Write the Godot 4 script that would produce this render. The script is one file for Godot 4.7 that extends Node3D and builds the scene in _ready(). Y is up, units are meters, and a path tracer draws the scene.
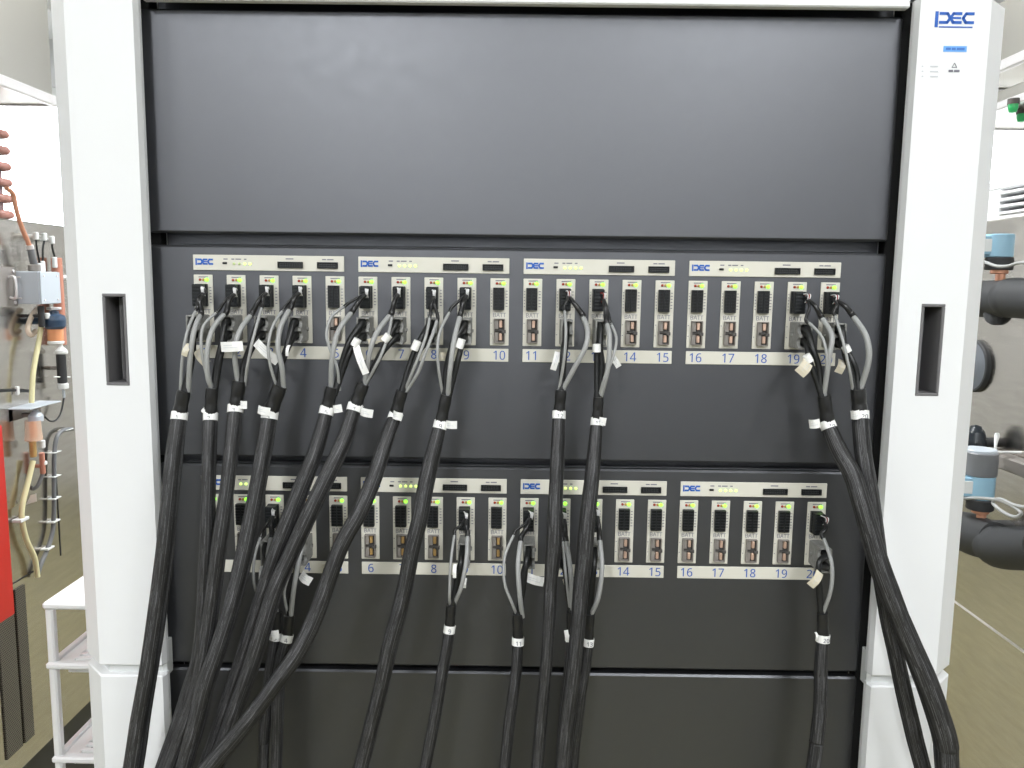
extends Node3D
# A battery test cabinet between two stainless steel climate chambers.
const F := 800.0
const EYE := Vector3(0.0019, 1.45, 0.8805)
const LEFT_WALL := -1.2          # side faces of the two chambers
const RIGHT_WALL := 1.2
var view := Basis.from_euler(Vector3(-0.12568, 0.00339, 0.01256))
var M := {}
var used := {}
var rng := RandomNumberGenerator.new()

# ------------------------------------------------------------------ measuring
func ray(px: float, py: float) -> Vector3:
	return view * Vector3((px - 512.0) / F, (384.0 - py) / F, -1.0)
func at(px: float, py: float, z: float) -> Vector3:      # point of the plane at depth z
	var d := ray(px, py)
	return EYE + d * ((z - EYE.z) / d.z)
func atx(px: float, py: float, x: float) -> Vector3:     # point of the chamber face at x
	var d := ray(px, py)
	return EYE + d * ((x - EYE.x) / d.x)

# ------------------------------------------------------------------ shapes
func mb() -> SurfaceTool:
	var st := SurfaceTool.new()
	st.begin(Mesh.PRIMITIVE_TRIANGLES)
	return st
func vert(st: SurfaceTool, p: Vector3, n: Vector3, uv := Vector2.ZERO) -> void:
	st.set_normal(n); st.set_uv(uv); st.add_vertex(p)
func tri(st: SurfaceTool, a: Vector3, b: Vector3, c: Vector3, n: Vector3) -> void:
	vert(st, a, n)
	if (c - a).cross(b - a).dot(n) < 0.0:
		vert(st, c, n); vert(st, b, n)
	else:
		vert(st, b, n); vert(st, c, n)
func quad(st: SurfaceTool, a: Vector3, b: Vector3, c: Vector3, d: Vector3, n: Vector3) -> void:
	tri(st, a, b, c, n); tri(st, a, c, d, n)
func corner(h: Vector3, bv: float, axis: int, s: Vector3) -> Vector3:
	var v := Vector3(h.x - bv, h.y - bv, h.z - bv)
	v[axis] = h[axis]
	return v * s
func box(st: SurfaceTool, lo: Vector3, hi: Vector3, bv := 0.0, xf := Transform3D.IDENTITY) -> void:
	var c := (lo + hi) * 0.5
	var h := (hi - lo).abs() * 0.5
	bv = minf(bv, minf(h.x, minf(h.y, h.z)) * 0.9)
	for a in 3:
		var b := (a + 1) % 3
		var d := (a + 2) % 3
		for s in [-1.0, 1.0]:
			var n := Vector3.ZERO
			n[a] = s
			var q := []
			for k in [[-1.0, -1.0], [1.0, -1.0], [1.0, 1.0], [-1.0, 1.0]]:
				var g := Vector3.ONE
				g[a] = s; g[b] = k[0]; g[d] = k[1]
				q.append(xf * (c + corner(h, bv, a, g)))
			quad(st, q[0], q[1], q[2], q[3], (xf.basis * n).normalized())
			if bv > 0.0:
				for t in [-1.0, 1.0]:
					var m := n
					m[b] = t
					var g0 := Vector3.ONE
					g0[a] = s; g0[b] = t; g0[d] = -1.0
					var g1 := g0
					g1[d] = 1.0
					quad(st, xf * (c + corner(h, bv, a, g0)), xf * (c + corner(h, bv, a, g1)), xf * (c + corner(h, bv, b, g1)), xf * (c + corner(h, bv, b, g0)), (xf.basis * m).normalized())
	if bv > 0.0:
		for i in 8:
			var g := Vector3(1.0 if i & 1 else -1.0, 1.0 if i & 2 else -1.0, 1.0 if i & 4 else -1.0)
			tri(st, xf * (c + corner(h, bv, 0, g)), xf * (c + corner(h, bv, 1, g)), xf * (c + corner(h, bv, 2, g)), (xf.basis * g).normalized())
func prism(st: SurfaceTool, poly: PackedVector2Array, z0: float, z1: float, xf := Transform3D.IDENTITY) -> void:
	var idx := Geometry2D.triangulate_polygon(poly)
	for z in [z0, z1]:
		var n := (xf.basis * Vector3(0, 0, 1.0 if z == z1 else -1.0)).normalized()
		for k in range(0, idx.size(), 3):
			tri(st, xf * Vector3(poly[idx[k]].x, poly[idx[k]].y, z), xf * Vector3(poly[idx[k + 1]].x, poly[idx[k + 1]].y, z), xf * Vector3(poly[idx[k + 2]].x, poly[idx[k + 2]].y, z), n)
	var sg := -1.0 if Geometry2D.is_polygon_clockwise(poly) else 1.0
	for k in poly.size():
		var a := poly[k]
		var b := poly[(k + 1) % poly.size()]
		var e := (b - a) * sg
		quad(st, xf * Vector3(a.x, a.y, z0), xf * Vector3(b.x, b.y, z0), xf * Vector3(b.x, b.y, z1), xf * Vector3(a.x, a.y, z1), (xf.basis * Vector3(e.y, -e.x, 0)).normalized())
func lathe(st: SurfaceTool, prof: Array, seg := 20, xf := Transform3D.IDENTITY) -> void:   # prof: Vector2(radius, height)
	for k in prof.size() - 1:
		var p: Vector2 = prof[k]
		var q: Vector2 = prof[k + 1]
		var e := q - p
		var m := Vector2(e.y, -e.x).normalized()
		for i in seg:
			var a0 := TAU * i / seg
			var a1 := TAU * (i + 1) / seg
			var n0 := (xf.basis * Vector3(m.x * cos(a0), m.y, m.x * sin(a0))).normalized()
			var n1 := (xf.basis * Vector3(m.x * cos(a1), m.y, m.x * sin(a1))).normalized()
			var v := [xf * Vector3(p.x * cos(a0), p.y, p.x * sin(a0)), xf * Vector3(p.x * cos(a1), p.y, p.x * sin(a1)), xf * Vector3(q.x * cos(a1), q.y, q.x * sin(a1)), xf * Vector3(q.x * cos(a0), q.y, q.x * sin(a0))]
			var nn := [n0, n1, n1, n0]
			var order := [0, 1, 2, 0, 2, 3]
			if (v[2] - v[0]).cross(v[1] - v[0]).dot(n0) < 0.0 or ((v[2] - v[0]).cross(v[1] - v[0]).length() < 1e-12 and (v[3] - v[0]).cross(v[2] - v[0]).dot(n0) < 0.0):
				order = [0, 2, 1, 0, 3, 2]
			for o in order:
				vert(st, v[o], nn[o], Vector2(float(i) / seg, p.y))
func spline(pts: Array, steps := 6) -> Array:            # entries [Vector3, radius]
	var out := []
	for k in pts.size() - 1:
		var p0 = pts[maxi(k - 1, 0)]
		var p1 = pts[k]
		var p2 = pts[k + 1]
		var p3 = pts[mini(k + 2, pts.size() - 1)]
		for s in steps:
			var t := float(s) / steps
			out.append([p1[0].cubic_interpolate(p2[0], p0[0], p3[0], t), lerpf(p1[1], p2[1], t)])
	out.append(pts[-1])
	return out
func tube(st: SurfaceTool, path: Array, seg := 10, lump := 0.0, ph := 0.0) -> void:
	var n := path.size()
	var rings := []
	var norms := []
	var along := [0.0]
	var up := Vector3.ZERO
	for k in n:
		var dir: Vector3 = (path[mini(k + 1, n - 1)][0] - path[maxi(k - 1, 0)][0]).normalized()
		if k == 0:
			up = dir.cross(Vector3(0.31, 0.2, 0.93)).normalized()
		else:
			along.append(along[-1] + path[k][0].distance_to(path[k - 1][0]))
			up = (up - dir * up.dot(dir)).normalized()
		var side := dir.cross(up)
		var ring := []
		var nr := []
		for i in seg + 1:
			var a := TAU * i / seg
			var l := 1.0
			if lump > 0.0:
				l += lump * (sin(a * 5.0 + ph + along[-1] * 9.0) * 0.6 + 0.4 * sin(a * 8.0 + ph * 2.0 - along[-1] * 14.0) + 0.55 * sin(along[-1] * 37.0 + ph * 3.0 + a * 2.0))
			var v := up * cos(a) + side * sin(a)
			ring.append(path[k][0] + v * path[k][1] * l)
			nr.append(v)
		rings.append(ring); norms.append(nr)
	if lump > 0.0:                                           # normals of the lumpy section
		for k in n:
			for i in seg + 1:
				var j0 := (i - 1 + seg) % seg
				var j1 := (i + 1) % seg
				var e: Vector3 = rings[k][j1] - rings[k][j0]
				var w: Vector3 = rings[mini(k + 1, n - 1)][i] - rings[maxi(k - 1, 0)][i]
				var c := e.cross(w).normalized()
				norms[k][i] = c if c.dot(norms[k][i]) > 0.0 else -c
	for k in n - 1:
		for i in seg:
			var q := [[k, i], [k, i + 1], [k + 1, i + 1], [k + 1, i]]
			var order := [0, 1, 2, 0, 2, 3]
			var a: Vector3 = rings[k][i]
			if (rings[k + 1][i + 1] - a).cross(rings[k][i + 1] - a).dot(norms[k][i]) < 0.0:
				order = [0, 2, 1, 0, 3, 2]
			for o in order:
				var kk: int = q[o][0]
				var ii: int = q[o][1]
				vert(st, rings[kk][ii], norms[kk][ii], Vector2(float(ii) / seg, along[kk]))
	for e in [0, n - 1]:
		var dir: Vector3 = (path[1][0] - path[0][0]).normalized() * -1.0 if e == 0 else (path[n - 1][0] - path[n - 2][0]).normalized()
		for i in seg:
			tri(st, path[e][0], rings[e][i], rings[e][i + 1], dir)
func stroke(st: SurfaceTool, pts: Array, w: float, depth: float, xf: Transform3D) -> void:   # flat lettering stroke
	for k in pts.size() - 1:
		var a: Vector2 = pts[k]
		var b: Vector2 = pts[k + 1]
		var t := (b - a).normalized()
		var s := Vector2(-t.y, t.x) * w * 0.5
		var e := t * w * 0.2
		prism(st, PackedVector2Array([a - s - e, b - s + e, b + s + e, a + s - e]), 0.0, depth, xf)

# ------------------------------------------------------------------ objects
func numbered(called: String) -> String:
	var k: int = used.get(called, 0)
	used[called] = k + 1
	return called if k == 0 else "%s_%03d" % [called, k]
func put(o: MeshInstance3D, called: String, parent: Node3D) -> MeshInstance3D:
	o.cast_shadow = GeometryInstance3D.SHADOW_CASTING_SETTING_ON
	if parent == self:
		o.name = numbered(called)
		add_child(o)
	else:
		o.name = called
		parent.add_child(o, true)
	return o
func obj(called: String, st: SurfaceTool, m: Material, parent: Node3D = self) -> MeshInstance3D:
	var o := MeshInstance3D.new()
	o.mesh = st.commit()
	o.material_override = m
	return put(o, called, parent)
func inst(called: String, mesh: Mesh, m: Material, parent: Node3D, pos: Vector3) -> MeshInstance3D:
	var o := MeshInstance3D.new()
	o.mesh = mesh
	o.material_override = m
	o.position = pos
	return put(o, called, parent)
func tag(o: Node3D, label: String, category: String, group := "") -> Node3D:
	o.set_meta("label", label); o.set_meta("category", category)
	if group: o.set_meta("group", group)
	return o
func thing(called: String, pos: Vector3, label: String, category: String, group := "") -> Node3D:
	var o := Node3D.new()
	o.name = numbered(called)
	add_child(o)
	o.position = pos
	return tag(o, label, category, group)
func struct(called: String, st: SurfaceTool, m: Material, label := "") -> MeshInstance3D:
	var o := obj(called, st, m)
	o.set_meta("kind", "structure")
	if label: o.set_meta("label", label)
	return o
func local(o: Node3D) -> Transform3D:                      # world points -> points of a thing
	return Transform3D(Basis.IDENTITY, -o.position)
func move(path: Array, by: Vector3) -> Array:
	var out := []
	for p in path: out.append([p[0] + by, p[1]])
	return out
func mat(c: Color, rough := 0.5, metal := 0.0, spec := 0.5) -> StandardMaterial3D:
	var m := StandardMaterial3D.new()
	m.albedo_color = c; m.roughness = rough; m.metallic = metal; m.metallic_specular = spec
	return m
func glow(c: Color, e: float) -> StandardMaterial3D:
	var m := mat(c, 0.3)
	m.emission_enabled = true; m.emission = c; m.emission_energy_multiplier = e
	return m
func noise_tex(freq: float, c0: Color, c1: Color, size := 512, sd := 1) -> NoiseTexture2D:
	var n := FastNoiseLite.new()
	n.seed = sd; n.frequency = freq; n.fractal_octaves = 4
	var g := Gradient.new()
	g.set_color(0, c0); g.set_color(1, c1)
	var t := NoiseTexture2D.new()
	t.width = size; t.height = size; t.seamless = true; t.noise = n; t.color_ramp = g
	return t
func text_mesh(s: String, height: float, bold := false) -> TextMesh:
	var f := SystemFont.new()
	f.font_names = PackedStringArray(["Droid Sans"])
	if bold: f.font_weight = 700
	var t := TextMesh.new()
	t.text = s; t.font = f; t.font_size = 64; t.pixel_size = height / 46.0; t.depth = 0.0003
	return t
func streak_image(lo: float, hi: float, sd: int) -> ImageTexture:    # fibres running along a woven sleeve
	rng.seed = sd
	var im := Image.create(128, 256, false, Image.FORMAT_RGB8)
	for x in 128:
		var base := rng.randf()
		var v := base
		for y in 256:
			if rng.randf() < 0.04: v = clampf(base + rng.randf_range(-0.4, 0.4), 0.0, 1.0)
			var w := v * v
			if (x * 2 + y) % 7 == 0 or (x * 2 - y + 512) % 7 == 0: w *= 0.7
			var g := lerpf(lo, hi, w)
			im.set_pixel(x, y, Color(g, g, g * 1.02))
	return ImageTexture.create_from_image(im)
func dot_image() -> ImageTexture:                          # punched sheet, holes far too small to build
	var im := Image.create(64, 64, false, Image.FORMAT_RGB8)
	im.fill(Color(0.42, 0.40, 0.36))
	for y in 64:
		for x in 64:
			var r := int(y / 16)
			var cx := fposmod(x + (8 if r % 2 else 0), 16.0) - 8.0
			var cy := fposmod(y, 16.0) - 8.0
			if cx * cx + cy * cy < 34.0: im.set_pixel(x, y, Color(0.05, 0.05, 0.045))
	return ImageTexture.create_from_image(im)

func make_materials() -> void:
	M.white = mat(Color(0.90, 0.905, 0.91), 0.42)
	M.white2 = mat(Color(0.84, 0.85, 0.845), 0.5)
	M.panel = mat(Color(0.405, 0.41, 0.425), 0.46, 0.96, 0.8)
	M.panel.uv1_triplanar = true; M.panel.uv1_scale = Vector3(9, 9, 9)
	M.panel.roughness_texture = noise_tex(0.02, Color(0.9, 0.9, 0.9), Color(1, 1, 1), 256, 6)
	M.pull = mat(Color(0.42, 0.415, 0.42), 0.5)
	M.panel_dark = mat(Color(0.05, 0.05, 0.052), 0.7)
	M.plate = mat(Color(0.83, 0.82, 0.775), 0.45)
	M.print_blue = mat(Color(0.10, 0.36, 0.72), 0.5)
	M.print_number = mat(Color(0.20, 0.36, 0.68), 0.5)
	M.print_grey = mat(Color(0.46, 0.46, 0.50), 0.6)
	M.pin = mat(Color(0.24, 0.25, 0.25), 0.4)
	M.print_faint = mat(Color(0.78, 0.79, 0.81), 0.6)
	M.print_sky = mat(Color(0.42, 0.66, 0.92), 0.5)
	M.terminal = mat(Color(0.085, 0.10, 0.11), 0.45)
	M.hole = mat(Color(0.03, 0.03, 0.035), 0.6)
	M.socket = mat(Color(0.52, 0.50, 0.48), 0.5)
	M.socket_floor = mat(Color(0.30, 0.29, 0.28), 0.6)
	M.copper = mat(Color(0.87, 0.74, 0.66), 0.35, 0.5)
	M.brass = mat(Color(0.78, 0.64, 0.42), 0.35, 0.5)
	M.led_red = mat(Color(0.62, 0.22, 0.14), 0.3)
	M.led_amber = mat(Color(0.72, 0.58, 0.30), 0.3)
	M.led_green = glow(Color(0.62, 1.0, 0.30), 2.2)
	M.led_dim = mat(Color(0.80, 0.86, 0.62), 0.3)
	M.led_yellow = glow(Color(0.84, 1.0, 0.50), 2.2)
	M.plug = mat(Color(0.60, 0.60, 0.585), 0.55)
	M.plug.uv1_triplanar = true; M.plug.uv1_scale = Vector3(25, 25, 25)
	M.plug.albedo_texture = noise_tex(0.03, Color(0.86, 0.86, 0.86), Color(1, 1, 1), 256, 9)
	M.grey_cable = mat(Color(0.60, 0.605, 0.60), 0.45)
	M.black_cable = mat(Color(0.105, 0.11, 0.11), 0.42)
	M.shrink = mat(Color(0.13, 0.13, 0.13), 0.33)
	M.core_white = mat(Color(0.9, 0.9, 0.9), 0.4)
	M.core_red = mat(Color(0.55, 0.12, 0.10), 0.4)
	M.paper = mat(Color(0.93, 0.93, 0.92), 0.5)
	M.old_paper = mat(Color(0.82, 0.79, 0.71), 0.55)
	M.sleeve = mat(Color(1, 1, 1), 0.55)
	M.sleeve.albedo_texture = streak_image(0.06, 0.37, 11)
	M.sleeve.uv1_scale = Vector3(1, 7, 1)
	M.steel = mat(Color(0.81, 0.79, 0.76), 0.24, 1.0)
	M.steel.uv1_triplanar = true; M.steel.uv1_world_triplanar = true; M.steel.uv1_scale = Vector3(0.9, 6, 0.9)
	M.steel.roughness_texture = noise_tex(0.012, Color(0.75, 0.75, 0.75), Color(1, 1, 1), 512, 21)
	M.steel.albedo_texture = noise_tex(0.02, Color(0.92, 0.92, 0.92), Color(1, 1, 1), 512, 22)
	M.steel_dull = mat(Color(0.74, 0.73, 0.70), 0.34, 1.0)
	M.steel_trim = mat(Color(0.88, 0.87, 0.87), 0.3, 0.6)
	M.support_paint = mat(Color(0.29, 0.27, 0.25), 0.6)
	M.plinth = mat(Color(0.12, 0.12, 0.13), 0.4)
	M.box_grey = mat(Color(0.70, 0.73, 0.76), 0.45)
	M.dull_steel = mat(Color(0.55, 0.53, 0.51), 0.4, 0.5)
	M.pipe_copper = mat(Color(0.82, 0.60, 0.49), 0.4, 0.4)
	M.rust = mat(Color(0.72, 0.49, 0.41), 0.45)
	M.coil = mat(Color(0.60, 0.43, 0.39), 0.5)
	M.coil_plate = mat(Color(0.45, 0.37, 0.37), 0.6)
	M.navy = mat(Color(0.20, 0.28, 0.37), 0.4)
	M.amber_bowl = mat(Color(0.86, 0.60, 0.43), 0.2)
	M.yellow_tube = mat(Color(0.83, 0.81, 0.64), 0.35)
	M.cream_tube = mat(Color(0.85, 0.79, 0.72), 0.4)
	M.hose_grey = mat(Color(0.42, 0.43, 0.44), 0.4)
	M.red = mat(Color(0.72, 0.12, 0.085), 0.4)
	M.grille = mat(Color(1, 1, 1), 0.5, 0.3)
	M.grille.albedo_texture = dot_image()
	M.grille.uv1_triplanar = true; M.grille.uv1_scale = Vector3(46, 46, 46)
	M.valve_blue = mat(Color(0.56, 0.71, 0.79), 0.35)
	M.insulation = mat(Color(0.16, 0.165, 0.17), 0.65)
	M.disc_grey = mat(Color(0.33, 0.35, 0.37), 0.4)
	M.wall = mat(Color(0.84, 0.845, 0.85), 0.8)
	M.ceiling = mat(Color(0.88, 0.885, 0.89), 0.8)
	M.floor = mat(Color(0.59, 0.57, 0.44), 0.45)
	M.floor.albedo_texture = noise_tex(0.05, Color(0.85, 0.85, 0.85), Color(1, 1, 1), 512, 31)
	M.floor.uv1_triplanar = true; M.floor.uv1_world_triplanar = true
	M.sight = mat(Color(0.93, 0.80, 0.70, 0.45), 0.08)
	M.sight.transparency = BaseMaterial3D.TRANSPARENCY_ALPHA
	M.pane = mat(Color(0.95, 0.97, 1.0, 0.12), 0.05)
	M.pane.transparency = BaseMaterial3D.TRANSPARENCY_ALPHA
	M.storage = mat(Color(0.16, 0.16, 0.165), 0.5)  # dark grey of the unseen row added opposite the panels
	M.lamp = glow(Color(0.985, 0.993, 1.0), 4.0)
	M.lamp_body = mat(Color(0.9, 0.9, 0.9), 0.5)
	M.green_lamp = glow(Color(0.16, 0.58, 0.32), 0.35)  # self-lit green standing for reflections under the deck

# ------------------------------------------------------------------ light
func set_view_and_light() -> void:
	var cam := Camera3D.new()
	cam.name = "camera"
	cam.position = EYE
	cam.basis = view
	cam.fov = rad_to_deg(2.0 * atan(384.0 / F))
	cam.near = 0.02
	add_child(cam)
	cam.current = true
	var env := Environment.new()
	env.background_mode = Environment.BG_SKY
	var sky := Sky.new()
	var sm := ProceduralSkyMaterial.new()
	sm.sky_top_color = Color(0.90, 0.94, 1.0); sm.sky_horizon_color = Color(0.97, 0.98, 1.0)
	sm.ground_horizon_color = Color(0.80, 0.80, 0.78); sm.ground_bottom_color = Color(0.6, 0.6, 0.58)
	sm.sky_energy_multiplier = 4.0; sm.ground_energy_multiplier = 3.0
	sky.sky_material = sm
	env.sky = sky
	env.tonemap_mode = Environment.TONE_MAPPER_LINEAR
	env.tonemap_exposure = 0.645
	env.sdfgi_enabled = true; env.ssao_enabled = true; env.ssil_enabled = true
	var we := WorldEnvironment.new()
	we.name = "environment"
	we.environment = env
	add_child(we)
func ceiling_lamp(x: float, z: float, energy: float, label: String) -> void:
	var t := thing("ceiling_lamp", Vector3(x, 2.93, z), label, "lamp", "ceiling lamps")
	var st := mb()
	box(st, Vector3(-0.17, 0.0, -0.64), Vector3(0.17, 0.07, 0.64), 0.006)
	obj("housing", st, M.lamp_body, t)
	st = mb()
	box(st, Vector3(-0.15, -0.012, -0.62), Vector3(0.15, 0.0, 0.62), 0.003)
	obj("diffuser", st, M.lamp, t)
	var l := AreaLight3D.new()
	l.name = "light"
	l.area_size = Vector2(0.3, 1.24)
	l.light_energy = energy
	l.light_color = Color(0.985, 0.993, 1.0)
	l.shadow_enabled = true
	l.area_range = 12.0
	l.position = Vector3(0, -0.02, 0)
	l.rotation = Vector3(-PI / 2, 0, 0)
	t.add_child(l)

# ------------------------------------------------------------------ room
func build_room() -> void:
	var st := mb()
	box(st, Vector3(-4.0, -0.1, -4.6), Vector3(4.0, 0.0, 4.2)); struct("floor", st, M.floor)
	st = mb()
	box(st, Vector3(-4.0, 3.0, -4.6), Vector3(4.0, 3.1, 4.2)); struct("ceiling", st, M.ceiling)
	st = mb()
	box(st, Vector3(-4.1, 0.0, -4.6), Vector3(-4.0, 3.0, 4.2)); struct("wall_left", st, M.wall)
	st = mb()
	box(st, Vector3(4.0, 0.0, -4.6), Vector3(4.1, 3.0, 4.2)); struct("wall_right", st, M.wall)
	st = mb()
	box(st, Vector3(-4.1, 0.0, 4.2), Vector3(4.1, 3.0, 4.3)); struct("wall_front", st, M.wall)
	st = mb()                                                # back wall with two window openings
	for b in [[-4.1, 0.0, 4.1, 1.3], [-4.1, 2.7, 4.1, 3.0], [-4.1, 1.3, -3.7, 2.7], [-2.0, 1.3, 2.0, 2.7], [3.7, 1.3, 4.1, 2.7]]:
		box(st, Vector3(b[0], b[1], -4.7), Vector3(b[2], b[3], -4.6))
	struct("wall_back", st, M.wall)
	for k in 2:
		var x0 := -3.7 if k == 0 else 2.0
		var w := Node3D.new()
		w.name = "window_%d" % (k + 1)
		add_child(w)
		w.position = Vector3(x0 + 0.85, 1.3, -4.65)
		w.set_meta("kind", "structure")
		w.set_meta("label", "bright window in the back wall behind the %s chamber" % ["junction box", "louvred"][k])
		st = mb()
		for b in [[-0.85, 0.0, 0.85, 0.05], [-0.85, 1.35, 0.85, 1.4], [-0.85, 0.05, -0.8, 1.35], [0.8, 0.05, 0.85, 1.35], [-0.025, 0.05, 0.025, 1.35]]:
			box(st, Vector3(b[0], b[1], -0.04), Vector3(b[2], b[3], 0.04), 0.004)
		obj("window_frame", st, M.white2, w)
		for s in [-1, 1]:
			st = mb()
			box(st, Vector3(-0.39, 0.05, -0.004), Vector3(0.385, 1.35, 0.004), 0.0, Transform3D(Basis.IDENTITY, Vector3(s * 0.41, 0, 0)))
			obj("pane", st, M.pane, w)

func build_opposite() -> void:                               # unseen dark row, added to darken the lower reflections of the glossy panels
	for k in 4:
		var t := thing("storage_cabinet", Vector3(-2.1 + k * 1.4, 0.0, 2.9), "low dark grey storage cabinet with two doors standing opposite the test cabinet", "cabinet", "storage cabinets opposite the test cabinet")
		var st := mb()
		box(st, Vector3(-0.69, 0.06, 0.0), Vector3(0.69, 1.25, 0.5), 0.004); obj("body", st, M.storage, t)
		st = mb()
		box(st, Vector3(-0.66, 0.0, 0.04), Vector3(0.66, 0.06, 0.48)); obj("plinth", st, M.plinth, t)
		for x in [-0.68, 0.005]:
			st = mb()
			box(st, Vector3(x, 0.075, -0.018), Vector3(x + 0.675, 1.235, 0.0), 0.003)
			var d := obj("door", st, M.storage, t)
			st = mb()
			var hx: float = x + (0.62 if x < -0.1 else 0.04)
			box(st, Vector3(hx, 0.62, -0.04), Vector3(hx + 0.015, 0.78, -0.018), 0.003)
			obj("handle", st, M.steel_trim, d)

# ------------------------------------------------------------------ cabinet
func logo(st: SurfaceTool, xf: Transform3D, with_line: bool) -> void:      # unit: width 1, height about 0.3
	var h := 0.07 if with_line else 0.085
	stroke(st, [Vector2(0.04, 0.0 if with_line else 0.06), Vector2(0.04, 0.36)], 0.08, 0.0004, xf)
	stroke(st, [Vector2(0.12, 0.325), Vector2(0.32, 0.325), Vector2(0.39, 0.215), Vector2(0.32, 0.105), Vector2(0.12, 0.105)], h, 0.0004, xf)
	stroke(st, [Vector2(0.68, 0.325), Vector2(0.47, 0.325), Vector2(0.40, 0.215), Vector2(0.47, 0.105), Vector2(0.68, 0.105)], h, 0.00042, xf)
	stroke(st, [Vector2(0.42, 0.215), Vector2(0.66, 0.215)], h * 0.7, 0.00044, xf)
	stroke(st, [Vector2(1.0, 0.325), Vector2(0.80, 0.325), Vector2(0.725, 0.215), Vector2(0.80, 0.105), Vector2(1.0, 0.105)], h, 0.0004, xf)
	if with_line: stroke(st, [Vector2(0.12, -0.01), Vector2(0.98, -0.01)], 0.03, 0.0004, xf)
func pillar(c: Node3D, side: float, y0: float, y1: float, cut: bool, slant_top: bool) -> void:
	# profile seen from above: front face, small inner chamfer, wide outer chamfer
	var xi := 0.388 if side < 0 else 0.404
	var x1 := 0.391 if side < 0 else 0.407
	var xf0 := 0.4605 if side < 0 else 0.478
	var xo := 0.490 if side < 0 else 0.509
	var prof := [Vector2(xi + 0.02, -0.02), Vector2(xi + 0.02, 0.0168), Vector2(xi, 0.0168), Vector2(xi, 0.022), Vector2(x1 - 0.0005, 0.03), Vector2(xf0, 0.03), Vector2(xo, 0.0), Vector2(xo, -0.02)]
	var st := mb()
	var n := prof.size()
	var inset := 0.0016 if slant_top else 0.0012
	var ring := func(y: float, shrink: float) -> Array:
		var out := []
		for p in prof:
			var q: Vector2 = p
			if shrink > 0.0 and q.y > 0.02: q = Vector2(q.x + clampf((0.435 - q.x) * 0.3, -shrink, shrink), q.y - shrink)
			out.append(Vector3(q.x * side, y, q.y))
		return out
	var levels := [[y0, 0.0012], [y0 + 0.0012, 0.0], [y1 - inset, 0.0], [y1, inset]]
	var turn_out := side < 0.0
	var rings := []
	for l in levels: rings.append(ring.call(l[0], l[1]))
	for k in rings.size() - 1:
		for i in n:
			var a: Vector3 = rings[k][i]
			var b: Vector3 = rings[k][(i + 1) % n]
			var d: Vector3 = rings[k + 1][i]
			var e: Vector3 = rings[k + 1][(i + 1) % n]
			var nn := (b - a).cross(d - a).normalized() * (1.0 if turn_out else -1.0)
			if cut and k == 1 and i == 4:                      # front face round the pull
				var ya := 1.3355
				var yb := 1.4335
				var xa := 0.4115 if side < 0 else 0.4305
				var xb := 0.4365 if side < 0 else 0.4555
				var z := 0.03
				for r in [[x1 - 0.0005, a.y, xf0, ya], [x1 - 0.0005, yb, xf0, d.y], [x1 - 0.0005, ya, xa, yb], [xb, ya, xf0, yb]]:
					quad(st, Vector3(r[0] * side, r[1], z), Vector3(r[2] * side, r[1], z), Vector3(r[2] * side, r[3], z), Vector3(r[0] * side, r[3], z), Vector3(0, 0, 1))
				continue
			quad(st, a, b, e, d, nn)
	for e in [0, rings.size() - 1]:
		var poly := PackedVector2Array()
		for p in rings[e]: poly.append(Vector2(p.x, p.z))
		var idx := Geometry2D.triangulate_polygon(poly)
		for k in range(0, idx.size(), 3):
			tri(st, rings[e][idx[k]], rings[e][idx[k + 1]], rings[e][idx[k + 2]], Vector3(0, -1 if e == 0 else 1, 0))
	var o := obj("pillar_cover", st, M.white, c)
	if cut:
		var xa := (0.4115 if side < 0 else 0.4305) * side
		var xb := (0.4365 if side < 0 else 0.4555) * side
		if xa > xb:
			var t := xa; xa = xb; xb = t
		st = mb()                                            # sunk pull: rim, four walls, floor and a grip bar
		var rim := 0.0032
		for r in [[xa, 1.3355, xb, 1.3355 + rim], [xa, 1.4335 - rim, xb, 1.4335], [xa, 1.3355 + rim, xa + rim, 1.4335 - rim], [xb - rim, 1.3355 + rim, xb, 1.4335 - rim]]:
			box(st, Vector3(r[0], r[1], -0.009), Vector3(r[2], r[3], 0.0308), 0.0006)
		var hp := obj("pull_handle", st, M.pull, c)
		st = mb()
		box(st, Vector3(xa, 1.3355, -0.012), Vector3(xb, 1.4335, -0.009))
		box(st, Vector3(xa + 0.008, 1.339, -0.009), Vector3(xa + 0.0115, 1.430, 0.012), 0.0015)
		obj("recess", st, M.pull, hp)
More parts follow.
